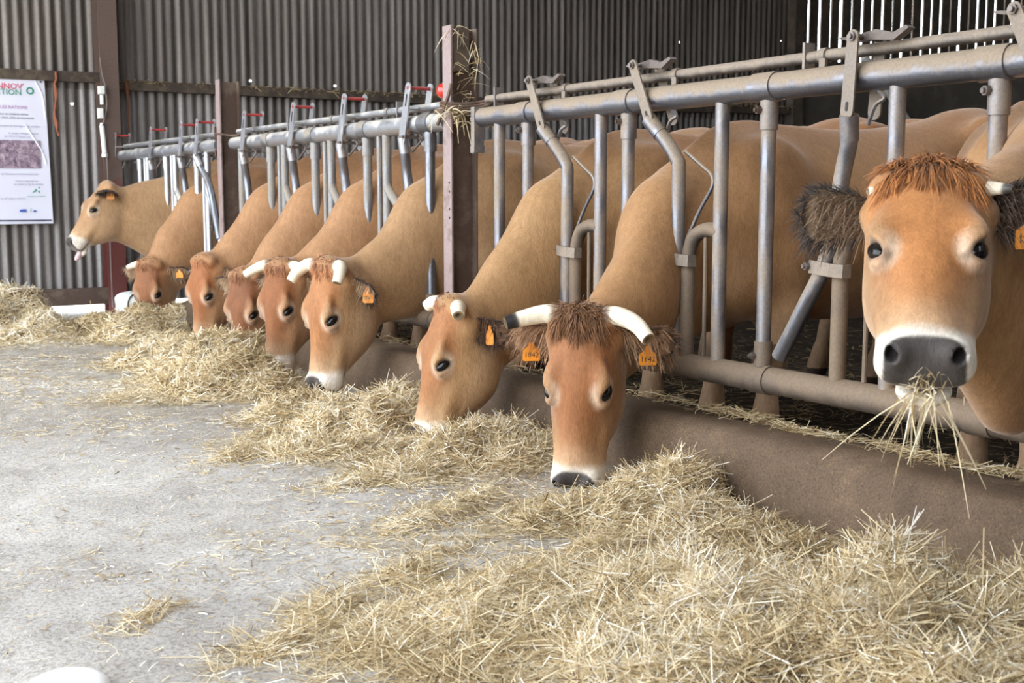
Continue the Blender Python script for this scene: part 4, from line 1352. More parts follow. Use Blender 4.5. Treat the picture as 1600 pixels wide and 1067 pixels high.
def place_near(root, C, open_=False):
    mat = M_GALV_NEAR
    piv = yoke_near(root, C, mat, open_)
    W = C - 0.505
    MB().tube([(0, W, ZB + RB * .5), (0, W, ZR - RR * .5)], 0.0245, 14).build('upright', mat, root)
    # gooseneck from the upright to the short post that carries the yoke pivot
    ys = C - 0.345 if not open_ else C - 0.318
    z0 = 0.84 if not open_ else 0.86
    pts = [(0, W, z0), (0, W + 0.06, z0 + .005), (0, ys - .035, z0 - .02), (0, ys - .004, z0 - .085), (0, ys, z0 - .18), (0, ys, ZB + .02)]
    MB().tube(arc_pts(pts, 5), 0.0255, 14).build('gooseneck', M_GALV_DIRT, root)
    mb = MB()
    ya, yb = piv[1] + .032, ys - .032
    pr = []
    for i in range(13):
        a = math.pi * i / 12
        pr.append((piv[0] - .008 - .024 * math.sin(a) if i not in () else 0, 0))
    band = [(-0.040, ya, .745), (-0.046, (ya + yb) / 2 + .02, .742), (-0.043, (ya + yb) / 2 - .02, .738), (-0.030, yb, .735), (0.0, yb - .003, .735)]
    for i in range(len(band) - 1):
        p, q = np.array(band[i]), np.array(band[i + 1])
        d = unit(q - p); n_ = unit(np.cross(d, (0, 0, 1)))
        mb.box((p + q) / 2, (np.linalg.norm(q - p) + .004, .006, .040), np.stack([d, n_, np.cross(d, n_)], 1))
    mb.build('pivot_band', M_PLATE, root, smooth=False)
    mb = MB(); bolt(mb, (-0.042, ya + .006, .745), (-1, .3, 0), 0.013, .012); mb.build('bolt', M_BOLT, root)
    # thin rod and bent wire guard
    yr = (W + ys) / 2 - .01
    MB().tube([(0, yr, z0 - .01), (0, yr, ZB + RB)], 0.0075, 8).build('thin_rod', M_GALV_DIRT, root)
    if not open_:
        yv = C - .300
        MB().tube(arc_pts([(0.01, yv - .01, 1.115), (0.01, yv - .10, 1.06), (0.01, yv - .145, 1.03), (0.01, yv - .15, 0.99), (0.01, yv - .09, .91), (0.01, yv - .02, .80)], 4), 0.0065, 8).build('wire_guard', mat, root)
    # lock rod collar with stop finger
    yc = C - 0.235 if not open_ else C - 0.20
    mb = MB().tube([(XK, yc - .014, ZK), (XK, yc + .014, ZK)], RK + .006, 14)
    mb.box((XK - .02, yc - .012, ZK - .035), (.012, .024, .05))
    mb.build('rod_collar', M_PLATE, root)



def rails(root, y0, y1, mat, rod=None, yb=None):
    MB().tube([(0, y0, ZR), (0, y1, ZR)], RR, 22).build('top_rail', mat, root)
    MB().tube([(0, y0, ZB), (0, yb or y1, ZB)], RB, 22).build('bottom_rail', M_GALV_DIRT, root)
    MB().tube([(XK, y0, ZK), (XK, y1, ZK)], RK, 14).build('lock_rod', rod or mat, root)

def rod_bracket(root, y, mat):
    mb = MB().box((XK, y, (ZR + ZK) / 2 + .02), (0.045, 0.010, ZK - ZR + .05))
    mb.build('rod_bracket', mat, root, smooth=False)

def place_far(root, C, mat, yk, extra=None):
    """mirrored place of the two rear panels: yk = yoke line"""
    upright_clamp(root, C, mat)
    if extra != 'nothin':
        MB().tube([(0, C - .14, ZB), (0, C - .14, ZR - RR * .5)], 0.014, 10).build('thin_rod', mat, root)
    W = C - 0.225
    MB().tube([(0, W, ZR - RR * .5), (0, W, 1.0), (0, W, ZB)], 0.0235, 12).build('upright', mat, root)
    return W

def yoke_far(root, y, mat, dirt=None, open_to=None):
    top, bot = np.array((-0.060, y - 0.075, 1.475)), np.array((-0.058, y, 1.235))
    ax = unit(top - bot); w = unit(np.cross(ax, (-1.0, 0, 0)))
    L = float(np.linalg.norm(top - bot))
    for xo in (0.0, 0.12):
        MB().plate(slot_plate(0.052, 0.062, L), 0.007, (top + np.array((xo, 0, 0)), w, ax, np.array((1.0, 0, 0)))).build('lever_plate', mat, root, smooth=False)
    MB().plate(slot_plate(0.011, 0.011, 0.05, 5), 0.0014, (top - ax * .035 + np.array((-.0042, 0, 0)), w, ax, np.array((1.0, 0, 0)))).build('plate_slot_shade', M_CORD_HOLE, root, smooth=False)  # solid dark inlay in place of a shaded slot opening
    MB().tube([top + np.array((-.006, 0, 0)), top + np.array((.125, 0, 0))], 0.0085, 10).build('red_pin', M_REDPIN, root)
    MB().tube([top - ax * .10 + np.array((0, 0, 0)), top - ax * .10 + np.array((.122, 0, 0))], 0.009, 8).build('cross_pin', mat, root)
    MB().box((0, y - .002, ZR - .060), (0.14, 0.05, 0.014)).build('yoke_saddle', M_IRON_GREY, root, smooth=False)
    if open_to is None:
        pts = [(-0.05, y + .003, 1.24), (-0.035, y + .012, 1.16), (-0.018, y + .03, 1.08), (-0.012, y + .02, 0.98), (-0.01, y, 0.80), (-0.01, y, 0.42)]
    else:
        pts = [(-0.05, y - .003, 1.24), (-0.035, y - .05, 1.16), (-0.018, y - .12, 1.08)] + list(open_to)
    MB().tube(arc_pts(pts, 5), 0.0245, 12).build('yoke_bar', M_YOKE_DARK if dirt else mat, root)
    MB().tube([(-0.052, y + .002, 1.245), (-0.036, y + .008 * (1 if open_to is None else -5), 1.17)], 0.0275, 12).build('yoke_collar', mat, root)
    MB().tube(arc_pts([(0.01, y - .05, ZR - RR + .004), (0.012, y - .075, ZR - .07), (0.0, y - .05, ZR - .10), (-0.01, y - .015, ZR - .13)], 4), 0.007, 6).build('hook', M_IRON_GREY, root)
M_YOKE_DARK = m_galv('galvanised_yoke_dark', srgb(128, 130, 138), srgb(120, 112, 104), 0.30, 0.36, 0.2)

def gooseneck_far(root, W, yk, mat):
    pts = [(0, W, 1.02), (0, W - .02, .985), (0, (W + yk) / 2 + .03, .92), (0, yk + .06, .84), (0, yk + .052, .74), (0, yk + .05, ZB + .02)]
    MB().tube(arc_pts(pts, 4), 0.0235, 12).build('gooseneck', mat, root)

# near panel
near = empty('headlock_panel', (0, 2.9, 0))
tag(near, 'dusty grey tube headlock panel running right of the tall brown post', 'barrier', 'headlock panels along the curb')
class Off:
    pass
def shift_children(root):
    for c in root.children: c.location = (-root.location.x, -root.location.y, -root.location.z)
rails(near, 0.9, 4.56, M_GALV_NEAR, M_PLATE)
for C in (4.19, 3.515, 2.793, 1.96, 1.24):
    upright_clamp(near, C, M_GALV_NEAR)
MB().tube([(0, 4.415, ZB), (0, 4.415, ZR - RR * .5)], 0.0245, 14).build('upright', M_GALV_NEAR, near)
for C, op in ((4.19, False), (3.515, False), (2.793, True), (1.985, False)):
    place_near(near, C, op)
for y in (4.47, 2.66): rod_bracket(near, y, M_GALV_NEAR)
MB().box((-0.02, 4.567, 1.255), (0.05, 0.030, 0.19)).box((-0.02, 4.567, 1.165), (0.055, 0.034, 0.03)).build('release_handle', M_GALV_NEAR, near, smooth=False)
shift_children(near)

mid = empty('headlock_panel', (0, 6.3, 0))
tag(mid, 'headlock panel with red pins between the two brown posts', 'barrier', 'headlock panels along the curb')
rails(mid, 4.86, 7.74, M_GALV_FAR)
yk_m = [7.45, 6.645, 5.943, 5.216]
for C, yk in zip((7.09, 6.405, 5.722, 5.04), [6.645, 5.943, 5.216, None]):
    W = place_far(mid, C, M_GALV_MID, yk, None if yk else 'nothin') if yk else None
    if yk: gooseneck_far(mid, W, yk, M_GALV_MID)
    else: upright_clamp(mid, C, M_YOKE_DARK)
MB().tube([(0, 7.61, ZB), (0, 7.61, ZR - RR * .5)], 0.0245, 12).build('upright', M_GALV_MID, mid)
for y in yk_m: yoke_far(mid, y, M_GALV_FAR, dirt=True)
for y in (6.83, 5.40): 
    rod_bracket(mid, y, M_GALV_MID)
for y in (6.21, 5.53):
    MB().tube([(XK, y - .014, ZK), (XK, y + .014, ZK)], RK + .006, 12).build('rod_collar', M_GALV_MID, mid)
MB().ball((0.02, 4.935, ZK + .065), 0.037, 16, 12).build('red_knob', M_REDBALL, mid, 180)
MB().tube([(0.02, 4.935, ZK), (0.02, 4.935, ZK + .04)], 0.012, 8).build('knob_stem', M_WIRE, mid)
shift_children(mid)

far = empty('headlock_panel', (0, 9.3, 0))
tag(far, 'bright headlock panel at the far end beside the red steel column', 'barrier', 'headlock panels along the curb')
rails(far, 8.03, 10.66, M_GALV_FAR, None, 10.2)
for C, yk in zip((10.0, 9.275, 8.53), (9.53, 8.76, None)):
    W = place_far(far, C, M_GALV_FAR, yk)
    if yk: gooseneck_far(far, W, yk, M_GALV_FAR)
MB().tube(arc_pts([(0, 8.305, 1.02), (0, 8.29, .98), (0, 8.20, .86), (0, 8.085, .69), (0, 8.06, .64)], 4), 0.0235, 12).build('gooseneck', M_GALV_FAR, far)
for y in (10.6, 9.53, 8.76): yoke_far(far, y, M_GALV_FAR, dirt=(y < 10))
yoke_far(far, 8.39, M_GALV_FAR, dirt=True, open_to=[(-.012, 8.20, .98), (-.012, 8.12, .80), (-.012, 8.06, .66)])
mb = MB(); bolt(mb, (-.03, 8.115, .735), (-1, 0, 0), .022, .02); mb.build('bolt', M_BOLT, far)
MB().box((-.01, 8.045, 1.33), (.04, .02, .20)).build('end_hook', M_WIRE, far, smooth=False)
shift_children(far)

# brown steel posts between the panels
def post(px, py, label, top, ybias=0.0):
    y = float(at_x(px, py, -0.07)[1]) + ybias
    r = empty('steel_post', (0, y, 0))
    tag(r, label, 'post', 'brown steel posts in the barrier')
    MB().box((-0.066, 0, top / 2), (0.008, 0.075, top)).build('front_flange', M_FLANGE_LIT, r, smooth=False)
    MB().box((0.066, 0, top / 2 - .004), (0.008, 0.075, top - .008)).build('back_flange', M_IRON, r, smooth=False)
    MB().box((0, 0.004, top / 2 - .006), (0.124, 0.007, top - .012)).build('web', M_IRON, r, smooth=False)
    return r, y
post1, y1 = post(699, 260, 'tall brown I-beam post with hay wisps, between near and middle panels', 1.72)
MB().box((-0.012, -0.014, 1.615), (0.085, 0.028, 0.19)).build('timber_block', M_WOOD, post1, smooth=False)
mb = MB()
for zz in (1.02, 0.98, 0.9, 0.86): mb.tube([(-0.0705, -.018, zz), (-.0715, -.018, zz)], 0.006, 8)
mb.build('bolt_hole_shade', M_CORD_HOLE, post1)  # dark discs on the flange paint the shade inside the holes
post2, y2 = post(343, 260, 'shorter-looking brown I-beam post between middle and far panels', 1.73)

# rusty wire lashed round the near post
mb = MB()
for k in range(3):
    z = 1.36 + 0.012 * k
    mb.tube(arc_pts([(0.05, y1 + .20, ZK - .01), (-0.05, y1 + .09, z), (-0.085, y1 + .01, z - .005), (-0.08, y1 - .05, z - .012), (0.0, y1 - .075, z - .01), (0.06, y1 - .10, z), (0.05, y1 - .24, ZK)], 5), 0.007, 6)
mb.tube(arc_pts([(-0.085, y1 + .06, 1.285), (-0.095, y1 + .0, 1.33), (-0.09, y1 - .045, 1.40), (-0.075, y1 - .05, 1.46)], 4), 0.009, 6)
mb.tube([(0.0, y1 + .05, 1.36), (-.02, y1 + .20, 1.35)], .012, 6)
o = mb.build('wire_lashing', M_WIRE); tag(o, 'rusty wire lashing twisted round the tall brown post', 'wire')
mb = MB()
mb.tube(arc_pts([(0.03, y2 + .25, 1.36), (-0.075, y2 + .04, 1.375), (-0.08, y2 - .05, 1.37), (0.0, y2 - .10, 1.36), (0.03, y2 - .30, 1.38)], 5), 0.007, 6)
o = mb.build('wire_lashing', M_WIRE); tag(o, 'thin rusty wire tied round the far brown post', 'wire')

build_cows()

# ------------------------------------------------------------------ poster, fittings and small things on the wall
M_PAPER = mat_plain('poster_sheet', srgb(222, 222, 236), 0.28, var=0.02, scale=3)
def flat(name, col, rough=0.5): return NT(name).set(color=col, rough=rough)
M_PRED = flat('print_red', srgb(206, 62, 92)); M_PGRN = flat('print_green', srgb(44, 140, 112)); M_PPUR = flat('print_purple', srgb(176, 120, 168))
M_PGRY = flat('print_grey', srgb(150, 150, 172)); M_PDRK = flat('print_dark', srgb(60, 60, 84)); M_PBLU = flat('print_blue', srgb(66, 92, 180))
yp = YW - 0.075
q00 = at_y(83.5, 349, yp); q01 = at_y(69, 123, yp)
pw = 0.86
pr = empty('poster', (float((q00[0] + q01[0]) / 2) - pw / 2, yp, float(q00[2])))
tag(pr, 'white poster in a glossy plastic sleeve on the corrugated wall', 'poster')
ph = float(q01[2] - q00[2])
xr = pw / 2
lean = float(q01[0] - q00[0])
def pp(px, py, off=-.004):
    """photo measurement on the poster plane -> local point"""
    w = at_y(px, py, yp)
    return np.array((w[0] - pr.location.x, off, w[2] - pr.location.z))
tl, tr_, br, bl = pp(69, 123, 0), pp(69, 123, 0), pp(83.5, 349, 0), pp(83.5, 349, 0)
tl = tl - np.array((pw, 0, -.008)); bl = bl - np.array((pw, 0, 0.004))
# slightly billowing sheet
nx, ny = 24, 24
V = []
for i in range(nx + 1):
    for j in range(ny + 1):
        s, t = i / nx, j / ny
        p = (bl * (1 - s) + br * s) * (1 - t) + (tl * (1 - s) + tr_ * s) * t
        V.append(p + np.array((0, 0.003 * math.sin(s * 9 + t * 4) + .002 * math.sin(t * 14), 0)))
I = np.arange((nx + 1) * (ny + 1)).reshape(nx + 1, ny + 1)
Q = np.stack([I[:-1, :-1].ravel(), I[1:, :-1].ravel(), I[1:, 1:].ravel(), I[:-1, 1:].ravel()], 1)
link('sheet', np_mesh('sheet', np.array(V), Q, M_PAPER), pr)
RX, UZ = (1, 0, 0), (0, 0, 1)
def ptext(txt, px, py, hpx, mat, align='RIGHT', name='print_line'):
    s = hpx / 170.0
    return text_mesh(name, txt, s * 1.35, mat, pr, pp(px, py, -.008), RX, UZ, 0.0003, align)
ptext("INNOV'", 37, 136, 8.5, M_PRED); ptext('ACTION', 33.5, 145, 8.5, M_PGRN)
ptext('LES RATIONS', 43, 168.5, 4.6, M_PPUR)
ptext('la teneur en matières sèches', 44, 179, 3.0, M_PDRK); ptext('de la ration, riche en concentrés', 53, 185, 3.0, M_PDRK)
ptext('comprenant du fourrage et des céréales', 62, 198, 2.7, M_PGRY); ptext('du simple mélange distribué', 60, 209, 2.7, M_PGRY); ptext('de 14,5 à 15 kg par jour', 48, 214, 2.7, M_PGRY)
ptext('kg d’aliments consommés par jour', 60, 272, 2.7, M_PGRY); ptext('rations à base de foin', 60, 283, 2.7, M_PGRY); ptext('au moins 2,5 kg de céréales', 68, 288, 2.7, M_PGRY)
ptext('une eau de repas à volonté', 39, 310, 2.7, M_PGRY)
# round emblem, photo block, little logos, dark footer line
mb = MB()
c = pp(46.5, 142, -.009); r_o = 0.030
for k in range(20):
    a0, a1 = 2 * math.pi * k / 20, 2 * math.pi * (k + 1) / 20
    mb.add([c + r_o * np.array((math.cos(a), 0, math.sin(a))) * f for a, f in ((a0, 1), (a1, 1), (a1, .62), (a0, .62))], [(0, 1, 2, 3)])
mb.build('round_emblem', M_PGRN, pr, smooth=False)
m = NT('print_photo')
nz = m.noise(m.coord((1, 1, 1)), 22, 5, 0.75, 0.5)
m.set(color=m.ramp(nz, [(0.32, srgb(74, 66, 84)), (0.5, srgb(142, 122, 138)), (0.68, srgb(206, 184, 194))]), rough=0.35)
a, b = pp(63, 220, -.0085), pp(64, 263, -.0085)
MB().add([(bl[0] + .02, -.0085, a[2]), (a[0], -.0085, a[2]), (b[0], -.0085, b[2]), (bl[0] + .02, -.0085, b[2])], [(0, 3, 2, 1)]).build('photo_print', m.m, pr, smooth=False)
def pquad(name, pts, mat):
    MB().add([pp(x, y, -.009) for x, y in pts], [tuple(range(len(pts)))]).build(name, mat, pr, smooth=False)
pquad('footer_line', [(-25, 346), (80.5, 345), (80.5, 343), (-25, 344)], M_PDRK)
pquad('logo_wing', [(49, 302), (57, 298), (56.5, 294.5), (54, 297)], M_PGRN)
pquad('logo_wing', [(59, 299), (62, 302), (62, 299.5), (60.5, 297.5)], M_PGRN)
pquad('logo_wing', [(59, 293.5), (61.5, 294.5), (62, 292.5), (60, 291.8)], M_PGRN)
pquad('logo_bar', [(30.5, 331), (40.5, 331), (40.5, 326.5), (30.5, 327.5)], M_PBLU)
pquad('logo_bar', [(52, 331), (56.5, 331), (56.5, 328.5), (52, 328.5)], M_PBLU)
ptext('association des éleveurs', 71, 306.5, 1.9, M_PGRN)
pquad('logo_bar', [(47.5, 331), (48.5, 331), (48.5, 325), (47.5, 325)], M_PGRN)
# glossy creases of the sleeve
M_SLV = flat('sleeve_crease', srgb(240, 240, 248), 0.12)
for pts in ([(53, 124), (66, 150), (71, 186)], [(38, 193), (52, 215), (66, 238), (73, 258)]):
    MB().tube(arc_pts([pp(*q, -.006) for q in pts], 4), [.002] + [.006] * (4 * (len(pts) - 1) - 1) + [.002], 6).build('sleeve_crease', M_SLV, pr)
MB().tube([pp(63, 128, -.004), pp(63, 128, -.016)], .008, 8).build('tack', M_PDRK, pr)

# orange twine hanging beside the poster
yt = YW - 0.10
pts = [at_y(px, py, yt) for px, py in ((87, 112), (88, 124), (85, 131), (86, 146), (88, 163), (85, 178), (87, 193), (90, 205), (92, 212))]
mb = MB().tube(arc_pts(pts, 5), 0.010, 6)
pts2 = [p + np.array((.012 * math.sin(i * 2.1), -.012, .0)) for i, p in enumerate(pts[2:8])]
mb.tube(arc_pts(pts2, 5), 0.008, 6)
o = mb.build('twine', M_ROPE); tag(o, 'faded orange baling twine hanging from the girt by the poster', 'twine')
yt = YW - 0.09
pts = [at_y(px, py, yt) for px, py in ((198, 128), (199, 150), (200.5, 170), (201, 192), (202, 213))]
o = MB().tube(arc_pts(pts, 5), [.013] * 5 + [.008] * 16, 6).build('twine', M_ROPE); tag(o, 'thin brown twine hanging right of the red column', 'twine')

# electric boxes and conduit on the red column
yf = YW - 0.27
def cbox(px0, px1, py0, py1, y, d=0.06):
    a, b = at_y(px0, py1, y), at_y(px1, py0, y)
    return ((a + b) / 2, (b[0] - a[0], d, b[2] - a[2]))
r = empty('junction_box', tuple(cbox(154, 162, 135, 147, yf)[0]))
tag(r, 'white ribbed junction box with a short pipe, high on the red column', 'box')
L0 = np.array(r.location)
c, s = cbox(154, 162, 135, 147, yf); MB().box(c - L0, s).build('case', M_WHITE, r, smooth=False)
mb = MB()
for k in range(4):
    mb.box(c - L0 + np.array((0, -s[1] / 2 - .003, s[2] * (-.35 + .23 * k))), (s[0] * .9, .006, s[2] * .08))
mb.build('rib', M_WHITE, r, smooth=False)
c, s = cbox(156.5, 162, 148, 163, yf); MB().tube([c - L0 + (0, 0, s[2] / 2), c - L0 - (0, 0, s[2] / 2)], s[0] / 2, 10).build('pipe', M_WHITE, r)
c, s = cbox(153.5, 160, 169.5, 185, yf)
o = MB().box((0, 0, 0), s).box((0, -s[1] / 2 - .004, 0), (s[0] * .8, .008, s[2] * .8)).build('switch_box', M_WHITE, smooth=False); o.location = tuple(c)
tag(o, 'plain white switch box on the red column, below the ribbed one', 'box')
a, b = at_y(159, 196, yf), at_y(163.5, 240, yf)
o = MB().tube([a, b], .020, 10).tube([b, b - np.array((0, 0, .03))], .026, 10).tube([a, a + np.array((0, 0, .02))], .014, 8).build('conduit', M_WHITE); tag(o, 'white conduit tube on the red column under the switch box', 'pipe')
pts = [at_y(px, py, yf - .02) for px, py in ((156, 90), (160, 118), (164, 132), (166, 150), (166.5, 170), (162, 190), (160, 197))]
mb = MB().tube(arc_pts(pts, 5), .005, 6)
mb.tube(arc_pts([at_y(px, py, yf - .02) for px, py in ((163, 239), (166, 243), (168, 265), (170.5, 330), (173, 410), (176, 480))], 5), .005, 6)
o = mb.build('cable', mat_plain('grey_cable', srgb(120, 108, 104), .6)); tag(o, 'thin grey cable running down the red column', 'cable')

# white sack behind the far cow
bc = at_z(208, 499, -0.03)
N1, N2 = 28, 16
V, Q = [], []
for i in range(N2 + 1):
    t = i / N2
    prof = 0.145 * (1 - 0.10 * t) * math.sqrt(max(0.0, 1 - max(0, (t - .72) / .28) ** 2.2)) + (0.02 if t < .05 else 0)
    for k in range(N1):
        a = 2 * math.pi * k / N1
        rr = prof * (1 + .05 * math.sin(3 * a + t * 5) + .03 * math.sin(7 * a - t * 9))
        V.append((rr * math.cos(a), rr * math.sin(a) * .8, 0.23 * t + .004 * math.sin(5 * a)))
for i in range(N2):
    for k in range(N1):
        Q.append((i * N1 + k, i * N1 + (k + 1) % N1, (i + 1) * N1 + (k + 1) % N1, (i + 1) * N1 + k))
r = empty('feed_sack', tuple(bc)); tag(r, 'white feed sack standing by the foot of the red column', 'sack')
link('bag', np_mesh('bag', np.array(V), np.array(Q), M_WHITE), r)
MB().tube(arc_pts([(-.01, -.118, .02), (-.055, -.112, .08), (-.06, -.10, .15), (-.02, -.09, .205), (.06, -.07, .215)], 5), .006, 6).build('cord', M_CORD_HOLE, r)

# white disc stands in for an unidentified bright shape at the lower frame edge
p = at_z(103, 1082, 0)
def dome(name, rx, ry, h, mat, parent=None):
    V, Q = [], []
    for i in range(13):
        t = i / 12
        for k in range(32):
            a = 2 * math.pi * k / 32
            rr = math.cos(t * math.pi / 2) ** .7
            V.append((rx * rr * math.cos(a), ry * rr * math.sin(a), h * math.sin(t * math.pi / 2)))
    for i in range(12):
        for k in range(32): Q.append((i * 32 + k, i * 32 + (k + 1) % 32, (i + 1) * 32 + (k + 1) % 32, (i + 1) * 32 + k))
    return link(name, np_mesh(name, np.array(V), np.array(Q), mat), parent)
o = dome('stand_in_disc', .085, .085, .035, mat_plain('bright_white', (.92, .92, .92), .3, var=.01)); o.location = tuple(p)
tag(o, 'bright white disc standing in for an unidentified shape, cut off by the frame edge', 'disc')

# pale pipe stands in for an unidentified bright diagonal band on the back wall
yw_ = YW - 0.12
a, b = at_y(1350, 88, yw_), at_y(1432, 172, yw_)
b2 = np.array((12.6, yw_, 0.03))
o = MB().tube([a, b2], .05, 12).build('stand_in_pipe', M_WHITE); tag(o, 'pale stand-in pipe for an unidentified bright band on the back wall below the slats', 'pipe')

# ------------------------------------------------------------------ hay
def hay_material():
    m = NT('hay')
    at = m.n('ShaderNodeAttribute', attribute_name='tint')
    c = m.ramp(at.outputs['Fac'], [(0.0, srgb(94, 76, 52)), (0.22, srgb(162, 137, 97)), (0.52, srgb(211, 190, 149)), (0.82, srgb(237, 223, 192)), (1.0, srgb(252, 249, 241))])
    m.set(color=c, rough=0.6, spec=0.3)
    tr = m.n('ShaderNodeBsdfTranslucent', ins={'Color': c})
    mx = m.n('ShaderNodeMixShader', ins={0: 0.25})
    out = m.t.nodes['Material Output']
    m.l(m.bsdf.outputs[0], mx.inputs[1]); m.l(tr.outputs[0], mx.inputs[2]); m.l(mx.outputs[0], out.inputs[0])
    return m.m
M_HAY = hay_material()

def straw_geo(px, py, pz, nx, ny, nz, L, W, tint, segs=3, flatness=0.25, curl=0.25, rng=RNG, lift=0.0):
    """straws lying about a surface with normals n; returns arrays"""
    n = len(px)
    N = np.stack([nx, ny, nz], 1)
    ang = rng.uniform(0, 2 * np.pi, n)
    t = np.stack([np.cos(ang), np.sin(ang), np.zeros(n)], 1)
    t = t - N * (t * N).sum(1, keepdims=True)
    t /= np.linalg.norm(t, axis=1, keepdims=True)
    d = t + N * (rng.normal(size=n) * flatness + lift)[:, None]
    d /= np.linalg.norm(d, axis=1, keepdims=True)
    side = np.cross(d, N + rng.normal(size=(n, 3)) * 0.5)
    side /= np.linalg.norm(side, axis=1, keepdims=True) + 1e-9
    lat = np.cross(N, d)
    c1 = rng.normal(size=n) * curl; c2 = rng.normal(size=n) * curl * .5 - 0.08
    P = np.stack([px, py, pz], 1)
    V = np.zeros((n, segs + 1, 2, 3))
    for k in range(segs + 1):
        s = k / segs - 0.5
        p = P + d * (L * s)[:, None] + lat * (c1 * L * (s * s))[:, None] + N * (c2 * L * (s * s * 2))[:, None]
        V[:, k, 0] = p - side * (W * .5)[:, None]
        V[:, k, 1] = p + side * (W * .5)[:, None]
    V[..., 2] = np.maximum(V[..., 2], floor_z(V[..., 0], V[..., 1]) + 0.004)
    base = (np.arange(n) * (segs + 1) * 2)[:, None]
    Q = np.concatenate([base + np.array([[2 * k, 2 * k + 1, 2 * k + 3, 2 * k + 2]]) for k in range(segs)])
    T = np.repeat(tint, (segs + 1) * 2)
    return V.reshape(-1, 3), Q, T

def heap_height(x, y, bumps, seed):
    h = np.zeros_like(np.asarray(x, float))
    for (cx, cy, rx, ry, rot, hh) in bumps:
        c, s = math.cos(rot), math.sin(rot)
        u = ((x - cx) * c + (y - cy) * s) / rx
        v = (-(x - cx) * s + (y - cy) * c) / ry
        r2 = u * u + v * v
        h = np.maximum(h, 0) + 0
        b = hh * np.clip(1 - r2, 0, 1) ** 0.85
        k = 0.05
        m = np.maximum(k - np.abs(h - b), 0) / k
        h = np.maximum(h, b) + m * m * k * .25 * (b > 0) * (h > 0)
    cl = fbm(x * 5.5, y * 5.5, seed, 3)
    fine = fbm(x * 16, y * 16, seed + 7, 2)
    amp = np.clip(h / 0.10, 0, 1)
    rid = 1 - 2 * np.abs(fbm(x * 3.1 + 7, y * 3.1, seed + 13, 2))
    return np.maximum(h * (1 + 0.25 * cl) + amp * (0.022 * cl + 0.016 * fine + 0.022 * rid), 0)

def hay_pile(name, label, bumps, n, L=(0.06, 0.20), W=(0.0018, 0.0040), seed=1, tint=(0.55, 0.26), group='hay piles along the curb', base=True, fringe=0.15, ground=None, step=0.03, depth=0.02):
    gz = ground or floor_z
    cx = np.array([b[0] for b in bumps]); cy = np.array([b[1] for b in bumps]); rr = np.array([max(b[2], b[3]) for b in bumps])
    x0, x1, y0, y1 = (cx - rr).min() - .1, (cx + rr).max() + .1, (cy - rr).min() - .1, (cy + rr).max() + .1
    x0 = max(x0, -4.3)
    rng = np.random.default_rng(seed * 101 + 5)
    def hz(x, y): return heap_height(x, y, bumps, seed)
    VV, QQ, TT, nv = [], [], [], 0
    if base:
        xs = np.arange(x0, x1, step); ys = np.arange(y0, y1, step)
        X, Y = np.meshgrid(xs, ys, indexing='ij')
        H = hz(X, Y)
        Z = np.where(H > 0.01, gz(X, Y) + H - 0.016, gz(X, Y) - 0.03)
        I = np.arange(X.size).reshape(X.shape)
        Q = np.stack([I[:-1, :-1].ravel(), I[1:, :-1].ravel(), I[1:, 1:].ravel(), I[:-1, 1:].ravel()], 1)
        keep = (H > 0.004).ravel()[Q].any(1)
        Q = Q[keep]
        used = np.unique(Q); remap = np.full(X.size, -1); remap[used] = np.arange(len(used))
        V = np.stack([X.ravel(), Y.ravel(), Z.ravel()], 1)[used]
        VV.append(V); QQ.append(remap[Q]); TT.append(np.clip(0.06 + 0.05 * fbm(V[:, 0] * 40, V[:, 1] * 40, 3), 0, 1)); nv = len(V)  # base tinted dark: shade of the hay crevices is put into the colour
    # straws: rejection sample on the heap footprint, some strays round its edge
    got = []
    tot = 0
    while tot < n:
        x = rng.uniform(x0, x1, n * 2); y = rng.uniform(y0, y1, n * 2)
        h = hz(x, y)
        e = 0.012
        p = np.where(h > 0.006, 1.0, 0.0)
        if fringe > 0:
            near = np.zeros_like(x)
            for b in bumps:
                c, s = math.cos(b[4]), math.sin(b[4])
                u = ((x - b[0]) * c + (y - b[1]) * s) / (b[2] * 1.35 + .05); v = (-(x - b[0]) * s + (y - b[1]) * c) / (b[3] * 1.35 + .05)
                near = np.maximum(near, np.clip(1 - (u * u + v * v), 0, 1))
            p = np.maximum(p, fringe * near ** .6)
        k = rng.uniform(size=len(x)) < p
        x, y, h = x[k], y[k], h[k]
        got.append(np.stack([x, y, h], 1)); tot += len(x)
    g = np.concatenate(got)[:n]
    x, y, h = g.T
    d = 0.025
    sx = (hz(x + d, y) - hz(x - d, y)) / (2 * d); sy = (hz(x, y + d) - hz(x, y - d)) / (2 * d)
    nn = 1 / np.sqrt(1 + sx * sx + sy * sy)
    NX, NY, NZ = -sx * nn, -sy * nn, nn
    zz = gz(x, y) + h + rng.uniform(-depth, depth * .55, n) * np.clip(h / .05, .15, 1) + .004
    t = np.clip(rng.normal(tint[0], tint[1], n) + 0.14 * fbm(x * 4, y * 4, seed + 3, 2), 0, 1)
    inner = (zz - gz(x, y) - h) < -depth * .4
    t = np.where(inner, t * .7, t)  # deep straws darkened, shade inside the heap painted into their tint
    Ls = rng.uniform(L[0], L[1], n) * rng.uniform(.55, 1.15, n)
    Ws = rng.uniform(W[0], W[1], n)
    flat_ = np.clip(h / .05, .25, 1)
    V, Q, T = straw_geo(x, y, zz, NX, NY, NZ, Ls, Ws, t, 3, 0.26, 0.35, rng)
    VV.append(V); QQ.append(Q + nv); TT.append(T)
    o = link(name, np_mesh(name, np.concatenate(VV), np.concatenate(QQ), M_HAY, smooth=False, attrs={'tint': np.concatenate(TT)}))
    tag(o, label, 'hay', group, 'stuff')
    return o

def G(px, py): 
    p = at_z(px, py, 0); return float(p[0]), float(p[1])

